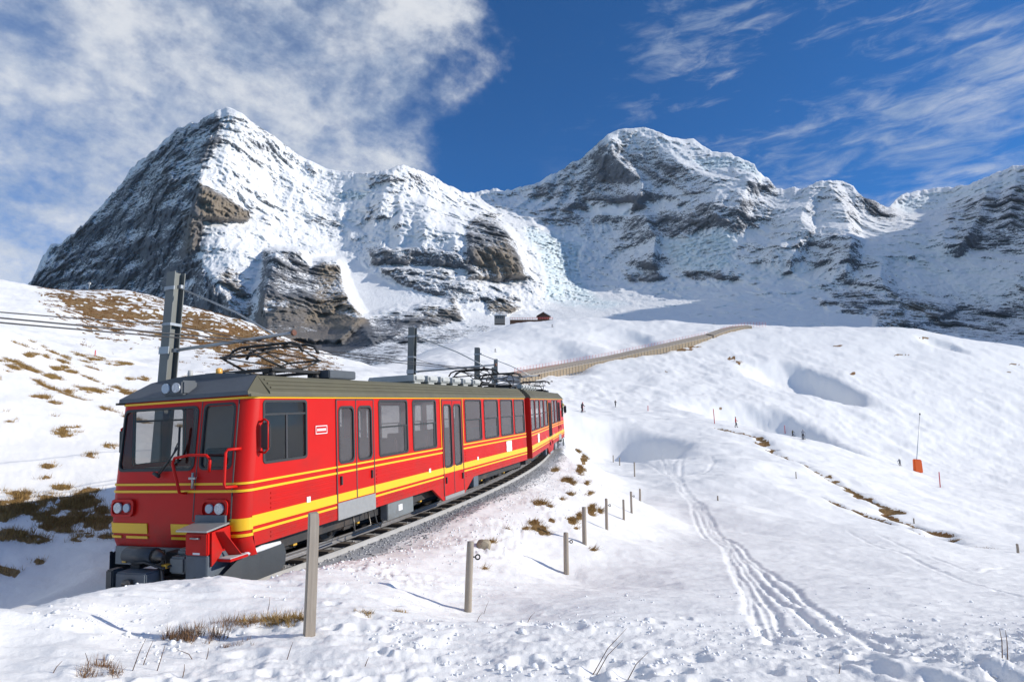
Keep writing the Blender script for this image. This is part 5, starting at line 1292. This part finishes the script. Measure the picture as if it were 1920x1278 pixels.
MB().box(-48 * kb, 32 * kb, -4, 4, -5.5, -1.2).box(-30 * kb, 8 * kb, -3, 3, -9, -5.5).build('deck', M['chalet'], br)
mb = MB()
for k in range(18): x = (-48 + k * 4.7) * kb; mb.tube([(x, -4, -1.2), (x, -4, 1.2)], .18, 4)
for z in (.2, 1.2): mb.tube([(-48 * kb, -4, z), (32 * kb, -4, z)], .16, 4)
mb.build('railing', M['net'], br)
# marker on the brown hill
x, y, z = place(168, 530, 170); o = empty('weather_post', loc=(x, y, z)); tag(o, 'slim post with small box on the crest of the brown hill', 'post')
MB().tube([(0, 0, -.5), (0, 0, 2.3)], .07, 6).build('pole', M['tube'], o); MB().box(-.25, .25, -.2, .2, 1.5, 2.0).build('instrument_box', M['lightgrey'], o, .03)
h_ = place(178, 667, 120); o = MB().tube([(0, 0, -.3), (0, 0, .55), (0, 0, .6)], [.05, .05, .03], 6).build('piste_pole', M['redpole']); o.location = h_; tag(o, 'short red stake on the snow at the foot of the brown hill', 'pole', 'red piste poles')
# boulder
x, y, z = place(907, 1027, 20)
bm = bmesh.new(); bmesh.ops.create_icosphere(bm, subdivisions=3, radius=.16)
for v in bm.verts:
    n = fbm3(np.array([v.co.x * 9 + 4]), np.array([v.co.y * 9]), np.array([v.co.z * 9]), 3, .5, 5)[0]; v.co *= (.75 + .6 * float(n)); v.co.z *= .9
me = bpy.data.meshes.new('boulder'); bm.to_mesh(me); bm.free(); M['boulder'] = mat('beige_boulder', (.34, .29, .21), .85, var=.3, bump=.5, bscale=12)
o = link('boulder', me, None, M['boulder']); o.location = (x, y, z + .05); tag(o, 'beige boulder in the snow behind the second fence post', 'boulder')

# ---------------------------------------------------------------- skiers and walkers
def cloth(name, jacket, trousers, head):
    m, t, b = mat_base(name); ov = t.n('ShaderNodeTexCoord').outputs['Object']; sp = t.n('ShaderNodeSeparateXYZ'); t.l(ov, sp.inputs[0]); z = sp.outputs[2]
    n = t.noise(ov, 14, 4, .6); z2 = t.math('ADD', z, t.math('MULTIPLY', t.math('SUBTRACT', n, .5), .05))
    c = t.mix(t.step(z2, .84, .86), trousers + (1,), jacket + (1,)); c = t.mix(t.step(z2, 1.47, 1.49), c, (.45, .26, .19, 1)); c = t.mix(t.step(z2, 1.60, 1.62), c, head + (1,)); c = t.mix(t.step(z2, .14, .12), c, (.03, .03, .035, 1))
    t.l(c, b.inputs['Base Color']); b.inputs['Roughness'].default_value = .8; return m
def person(u, v, label, jacket, trousers, head, pose=0, face=0.0, skis=False, ymax=200, hgt_=1.95):
    x, y, z = place(u, v, ymax)
    root = empty('person', loc=(x, y, z)); root.rotation_euler = (0, 0, face); root.scale = (hgt_ / 1.75,) * 3; tag(root, label, 'person', 'people on the slopes')
    k = .16 if pose else 0      # bent knees and forward lean
    J = {'pel': (0, 0, .93 - k), 'bel': (.0, -.05 * pose, 1.10 - k), 'che': (0, -.13 * pose, 1.32 - k), 'nek': (0, -.17 * pose, 1.48 - k), 'hd0': (0, -.19 * pose, 1.58 - k), 'hd1': (0, -.20 * pose, 1.72 - k)}
    st = .10 if pose else .05
    for s_, n in ((-1, 'l'), (1, 'r')):
        f = (.16 * s_ if not pose else .06 * s_)
        J['hip' + n] = (.10 * s_, 0, .88 - k); J['kne' + n] = (.11 * s_, -.08 - .14 * pose + f * .4, .50 - k * .3); J['ank' + n] = (.11 * s_, .02 + f, .10); J['toe' + n] = (.115 * s_, -.15 + f, .05)
        J['sho' + n] = (.18 * s_, -.13 * pose, 1.42 - k); J['elb' + n] = (.27 * s_, -.02 - .2 * pose, 1.17 - k); J['wri' + n] = (.25 * s_, -.26 - .24 * pose, 1.06 - k * .8); J['han' + n] = (.24 * s_, -.34 - .24 * pose, 1.06 - k * .8)
    R_ = {'pel': .15, 'bel': .15, 'che': .175, 'nek': .075, 'hd0': .10, 'hd1': .105, 'hip': .105, 'kne': .075, 'ank': .06, 'toe': .055, 'sho': .085, 'elb': .06, 'wri': .045, 'han': .05}
    nm = list(J); E_l = [('pel', 'bel'), ('bel', 'che'), ('che', 'nek'), ('nek', 'hd0'), ('hd0', 'hd1')]
    for n in 'lr': E_l += [('pel', 'hip' + n), ('hip' + n, 'kne' + n), ('kne' + n, 'ank' + n), ('ank' + n, 'toe' + n), ('che', 'sho' + n), ('sho' + n, 'elb' + n), ('elb' + n, 'wri' + n), ('wri' + n, 'han' + n)]
    me = bpy.data.meshes.new('body'); me.from_pydata([J[q] for q in nm], [(nm.index(a), nm.index(c)) for a, c in E_l], [])
    o = link('body', me, root, cloth('clothes', jacket, trousers, head))
    sk = o.modifiers.new('skin', 'SKIN'); sk.use_smooth_shade = True
    lay = me.skin_vertices[0].data if len(me.skin_vertices) else None
    if lay:
        for i, q in enumerate(nm): r = R_.get(q, R_.get(q[:-1])); lay[i].radius = (r, r * (.75 if q in ('che', 'bel', 'pel') else 1)); lay[i].use_root = (q == 'pel')
    sb = o.modifiers.new('sub', 'SUBSURF'); sb.levels = 1; sb.render_levels = 2
    if skis:
        for s_ in (-1, 1): MB().poly([(.115 * s_ - .045, .7, .02), (.115 * s_ + .045, .7, .02), (.115 * s_ + .04, -.85, .02), (.115 * s_, -1.0, .10), (.115 * s_ - .04, -.85, .02)], (0, 0, .02)).build('ski', M['dark'], root)
        for s_, n in ((-1, 'l'), (1, 'r')): h0 = J['han' + n]; MB().tube([(h0[0], h0[1], h0[2] + .08), (h0[0] + .08 * s_, h0[1] + .45, .12)], .014, 5).build('ski_pole', M['dark'], root)
    return root
person(1380, 801, 'person in red jacket and dark trousers standing on the piste crest', (.50, .03, .035), (.03, .03, .035), (.03, .03, .03), 0, 1.2)
person(1486, 817, 'skier in olive jacket, left of the pair beside a red pole', (.10, .09, .04), (.03, .03, .035), (.02, .02, .02), 1, .3, True)
person(1506, 823, 'skier in grey and white jacket, right of the pair', (.35, .36, .40), (.02, .02, .03), (.02, .02, .02), 1, -.2, True)
person(1688, 873, 'crouching skier in black and white beside the orange padding', (.16, .17, .20), (.02, .02, .025), (.02, .02, .02), 1, -1.1, True)
person(1054, 774, 'distant person in yellow vest beside the rear of the train', (.50, .46, .05), (.03, .03, .03), (.05, .05, .03), 0, 0, False, 200)
person(1091, 772, 'distant dark-clad person at the red pole on the mound', (.03, .03, .04), (.03, .03, .04), (.03, .03, .03), 1, .5, True, 200)
person(1154, 763, 'tiny far person on the footpath above the mound', (.05, .05, .06), (.03, .03, .03), (.03, .03, .03), 0, .5, False, 300)
person(1035, 613, 'tiny skier high on the slope below the ridge chalet', (.03, .03, .04), (.03, .03, .03), (.03, .03, .03), 1, .8, True, 480)
person(928, 660, 'tiny skier on the slope above the rear catenary masts', (.03, .03, .05), (.03, .03, .03), (.03, .03, .03), 1, .8, True, 480)

# ---------------------------------------------------------------- dead grass
def grassmat(name, c0, c1):
    m, t, b = mat_base(name); g = t.n('ShaderNodeNewGeometry').outputs['Position']
    rnd = t.n('ShaderNodeAttribute', attribute_name='tone').outputs['Fac']
    t.l(t.mix(t.math('ADD', t.math('MULTIPLY', rnd, .7), t.math('MULTIPLY', t.noise(g, 3.0, 4, .6), .3)), c0 + (1,), c1 + (1,)), b.inputs['Base Color']); b.inputs['Roughness'].default_value = .8; b.inputs['Specular IOR Level'].default_value = .1; return m
M['grass'] = grassmat('dead_grass', (.16, .085, .03), (.58, .40, .16)); M['hillgrass'] = grassmat('russet_hill_grass', (.10, .045, .018), (.34, .19, .07)); M['twig'] = grassmat('dry_twigs', (.10, .055, .035), (.36, .22, .12))
def tufts(name, P, size, nb, m, lean=(.0, -.3), width=.012, spread=.6, kind='stuff', upright=1.0):
    P = np.asarray(P, float); n = len(P)
    if n == 0: return None
    size = np.broadcast_to(np.asarray(size, float), (n,))
    N = n * nb; base = np.repeat(P, nb, 0); sz = np.repeat(size, nb) * RNG.uniform(.5, 1.15, N)
    ang = RNG.uniform(0, 2 * math.pi, N); rad = np.repeat(size, nb) * spread * np.sqrt(RNG.uniform(0, 1, N))
    b0 = base + np.stack([np.cos(ang) * rad, np.sin(ang) * rad, -.02 * np.ones(N)], 1)
    th = RNG.uniform(0, 2 * math.pi, N); bend = RNG.uniform(.15, .9, N)
    dirx = np.cos(th) * bend + lean[0]; diry = np.sin(th) * bend + lean[1]
    d = np.stack([dirx, diry, np.full(N, upright)], 1); d /= np.linalg.norm(d, axis=1, keepdims=True)
    tip = b0 + d * sz[:, None]; tip[:, 2] -= bend * .25 * sz
    ph = RNG.uniform(0, math.pi, N); wv = np.stack([np.cos(ph), np.sin(ph), np.zeros(N)], 1) * (np.maximum(width, sz * .05))[:, None] * .5
    V = np.stack([b0 - wv, b0 + wv, tip], 1).reshape(-1, 3)
    me = bpy.data.meshes.new(name); me.vertices.add(3 * N); me.vertices.foreach_set('co', V.astype(np.float32).ravel()); me.loops.add(3 * N); me.loops.foreach_set('vertex_index', np.arange(3 * N, dtype=np.int32)); me.polygons.add(N); me.polygons.foreach_set('loop_start', np.arange(0, 3 * N, 3, dtype=np.int32)); me.update(calc_edges=True)
    tone = np.repeat(np.repeat(RNG.uniform(0, 1, n), nb) * .5 + RNG.uniform(0, .5, N), 3); attr(me, 'tone', tone)
    return link(name, me, None, m)
gflat = grass.ravel(); PX, PY, PZ = X2.ravel(), Y2.ravel(), Z2.ravel()
def sample(mask, n, wgt=None):
    idx = np.where(mask)[0]
    if len(idx) == 0: return np.zeros((0, 3))
    wg = (PY[idx] ** 2) * (gflat[idx] if wgt is None else 1); wg /= wg.sum()
    k = RNG.choice(idx, n, p=wg); P = np.stack([PX[k], PY[k], PZ[k]], 1); return P
lft = (T2.ravel() < -1.8)
P = sample((gflat > .35) & lft & (PY < 46), 5200)
o = tufts('bank_grass', P, RNG.uniform(.10, .24, len(P)), 14, M['grass'], (.35, -.35), .012, .8); tag(o, 'clumps of dead brown grass on the shaded bank left of the train', 'grass', kind='stuff')
P = sample((gflat > .3) & (PY > 48) & (PY < 175) & (U2.ravel() < 720), 9000)
o = tufts('hill_grass', P, RNG.uniform(.2, .55, len(P)), 8, M['hillgrass'], (.2, -.4), .05, .9); tag(o, 'russet grass showing through snow on the hill at left', 'grass', kind='stuff')
P = sample((gflat > .3) & ~lft & (PY < 60) & (T2.ravel() < 9), 1500)
o = tufts('embankment_grass', P, RNG.uniform(.12, .30, len(P)), 16, M['grass'], (.55, -.45), .012, .5, upright=.7); tag(o, 'tawny grass tufts on the snowy embankment right of the train', 'grass', kind='stuff')
P = sample((gflat > .3) & (U2.ravel() > 1320) & (PY < 118), 2600)
o = tufts('piste_edge_grass', P, RNG.uniform(.10, .26, len(P)), 8, M['grass'], (.3, -.4), .02, .9); tag(o, 'strips of dead grass along the piste edge at right', 'grass', kind='stuff')
def clump(u, v, sz, n, nb, label, m='twig', rad=.2, upright=1.2, grp='dry plant clumps in the foreground snow'):
    x, y, z = place(u, v, 12); Q = []
    for k in range(n):
        a = random.uniform(0, 6.28); r = rad * math.sqrt(random.random()); xx_, yy_ = x + r * math.cos(a) * 1.3, y + r * math.sin(a) * .7; Q.append((xx_, yy_, ground_z(xx_, yy_)))
    o = tufts('grass_clump', Q, sz, nb, M[m], (.1, -.1), .005 if m == 'twig' else .008, .35, upright=upright); tag(o, label, 'grass clump', grp); return o
clump(362, 1195, .15, 22, 26, 'rusty twiggy heather clump at the lower left of the nearest fence post', rad=.22); clump(440, 1170, .13, 16, 20, 'sparse pale twig clump left of the tawny tussocks', rad=.24); clump(497, 1165, .15, 18, 34, 'dark tawny tussock leaning downhill left of the nearest fence post', 'grass', .17, .5)
clump(551, 1160, .13, 12, 34, 'small golden tussock touching the nearest fence post', 'grass', .09, .9); clump(192, 1255, .12, 12, 22, 'little reddish plant tuft near the bottom left corner', rad=.12); clump(683, 1150, .08, 8, 30, 'pale straw tuft between the first two fence posts', 'grass', .09, .6); clump(750, 1147, .07, 6, 26, 'smaller straw tuft left of the second fence post', 'grass', .05, .8); clump(445, 1205, .07, 10, 16, 'low brown sprigs below the pale twig clump', rad=.14)
# thin dead stalks
STALKS = []
for k, (u, v, du, dv, hh_) in enumerate(((165, 1258, -5, -35, 0), (245, 1255, 28, -58, 0), (265, 1245, 22, -45, 0), (292, 1255, 18, -48, 0), (340, 1270, 6, -26, 0), (370, 1236, -40, -20, 0), (500, 1150, 6, -32, 0), (385, 1235, 6, -22, 0), (1105, 1262, 70, -85, 0), (1112, 1262, 55, -62, 0), (1170, 1272, 45, -50, 0), (905, 1150, 12, -25, 0), (890, 1165, 15, -18, 0), (1888, 1235, -3, -55, 0), (1878, 1232, -4, -55, 0), (1570, 1262, 5, -14, 0), (985, 1165, 18, -18, 0), (680, 1248, 12, -15, 0), (92, 1262, 25, -24, 0), (535, 1235, 14, -32, 0))):
    x, y, z = place(u, v, 12); a, e = ae(u + du, v + dv); y2 = y + random.uniform(-.05, .05); tip = (a * y2 - x, y2 - y, max(e * y2 - z, .06))
    o = MB().tube([(0, 0, -.05), (tip[0] * .45 + .01, tip[1] * .4, tip[2] * .55), tip], [.0035, .0028, .0012], 5).build('dead_stalk', M['twig']); o.location = (x, y, z); STALKS.append((u, o))
ORD = ['leftmost', 'second', 'third', 'fourth', 'fifth', 'sixth', 'seventh', 'eighth', 'ninth', 'tenth', 'eleventh', 'twelfth', 'thirteenth', 'fourteenth', 'fifteenth', 'sixteenth', 'seventeenth', 'eighteenth', 'nineteenth', 'rightmost']
for k, (u, o) in enumerate(sorted(STALKS, key=lambda q: q[0])):
    tag(o, 'thin dead stalk in the foreground snow, ' + ORD[k] + (' of the row' if k in (0, 19) else ' from the left'), 'stalk', 'dead stalks in the foreground snow')

# ---------------------------------------------------------------- loose snow clods and ballast stones
def scatter(name, P, sz, m, label, cat, flat=.7):
    """small angular lumps, all in one mesh"""
    t_ = (1 + 5 ** .5) / 2
    ico = np.array([(-1, t_, 0), (1, t_, 0), (-1, -t_, 0), (1, -t_, 0), (0, -1, t_), (0, 1, t_), (0, -1, -t_), (0, 1, -t_), (t_, 0, -1), (t_, 0, 1), (-t_, 0, -1), (-t_, 0, 1)], float) / 1.9
    fc = np.array([(0, 11, 5), (0, 5, 1), (0, 1, 7), (0, 7, 10), (0, 10, 11), (1, 5, 9), (5, 11, 4), (11, 10, 2), (10, 7, 6), (7, 1, 8), (3, 9, 4), (3, 4, 2), (3, 2, 6), (3, 6, 8), (3, 8, 9), (4, 9, 5), (2, 4, 11), (6, 2, 10), (8, 6, 7), (9, 8, 1)])
    n = len(P); V = ico[None] * RNG.uniform(.55, 1.2, (n, 12, 1)) * RNG.uniform(.6, 1.3, (n, 1, 3)); V[..., 2] *= flat
    a = RNG.uniform(0, 6.28, n); c, s_ = np.cos(a)[:, None], np.sin(a)[:, None]
    V = np.stack([V[..., 0] * c - V[..., 1] * s_, V[..., 0] * s_ + V[..., 1] * c, V[..., 2]], -1) * sz[:, None, None] + P[:, None]
    F = (fc[None] + 12 * np.arange(n)[:, None, None]).reshape(-1, 3)
    me = bpy.data.meshes.new(name); me.vertices.add(12 * n); me.vertices.foreach_set('co', V.astype(np.float32).ravel()); me.loops.add(F.size); me.loops.foreach_set('vertex_index', F.astype(np.int32).ravel()); me.polygons.add(len(F)); me.polygons.foreach_set('loop_start', np.arange(0, F.size, 3, dtype=np.int32)); me.update(calc_edges=True)
    attr(me, 'tone', np.repeat(RNG.uniform(0, 1, n), 12))
    o = link(name, me, None, m); tag(o, label, cat, kind='stuff'); return o
N = 5200
yy = np.exp(RNG.uniform(math.log(2.6), math.log(11), N)); xx = RNG.uniform(-.9, 1.0, N) * yy
dens = vnoise2(xx * 1.1, yy * 1.1, 700); kp = (dens > .5) & (proj(xx, yy, ground_fine(xx, yy))[0] > 60) & (RNG.uniform(0, 1, N) < np.where(yy > 7, .35, .9)); xx, yy = xx[kp], yy[kp]
sz = RNG.uniform(.006, .022, len(xx)) * (1 + 1.2 * (RNG.uniform(0, 1, len(xx)) > .93)); _s, _t2 = track_st(xx, yy); kp = _t2 > 2.6; xx, yy, sz = xx[kp], yy[kp], sz[kp]
scatter('snow_clods', np.stack([xx, yy, ground_fine(xx, yy) + sz * .25], 1), sz, M['snowcake'], 'small crumbs of broken snow strewn over the foreground', 'snow')
ss = RNG.uniform(-.5, 46, 1500); tt = 2.3 + np.abs(RNG.normal(0, .75, 1500)); Q = np.array([track(a, c)[:2] for a, c in zip(ss, tt)]); sz = RNG.uniform(.010, .035, 1500)
scatter('snow_clods', np.stack([Q[:, 0], Q[:, 1], ground_fine(Q[:, 0], Q[:, 1]) + sz * .3], 1), sz, M['snowcake'], 'lumps of ploughed snow lying along the edge of the track', 'snow')
M['ballast'] = grassmat('grey_ballast', (.14, .14, .145), (.62, .62, .63))
ss = np.concatenate([RNG.uniform(-.8, 20, 4200), RNG.uniform(20, 48, 1800)]); tt = np.where(RNG.uniform(0, 1, 6000) < .75, RNG.uniform(1.17, 2.15, 6000), RNG.uniform(.6, 1.0, 6000)); Q = np.array([track(a, c)[:2] for a, c in zip(ss, tt)]); sz = RNG.uniform(.012, .032, 6000) * (RNG.uniform(0, 1, 6000) > .35) + .001
scatter('ballast', np.stack([Q[:, 0], Q[:, 1], ground_fine(Q[:, 0], Q[:, 1]) + sz * .3], 1), sz, M['ballast'], 'loose grey ballast stones beside and between the rails', 'ballast')

# ---------------------------------------------------------------- thin mountain air
mb = MB().box(-9000, 9000, -400, 7500, -120, 3600)
mh, t, b = mat_base('thin_air')
mh.node_tree.nodes.remove(b)
pv = t.n('ShaderNodeVolumePrincipled'); pv.inputs['Color'].default_value = (.62, .78, 1.0, 1); pv.inputs['Density'].default_value = 1.1e-5; pv.inputs['Anisotropy'].default_value = 0.1
t.l(pv.outputs[0], mh.node_tree.nodes['Material Output'].inputs['Volume'])
hz = mb.build('haze', mh); tag(hz, 'thin bluish air between the viewer and the mountains', 'haze', kind='stuff')
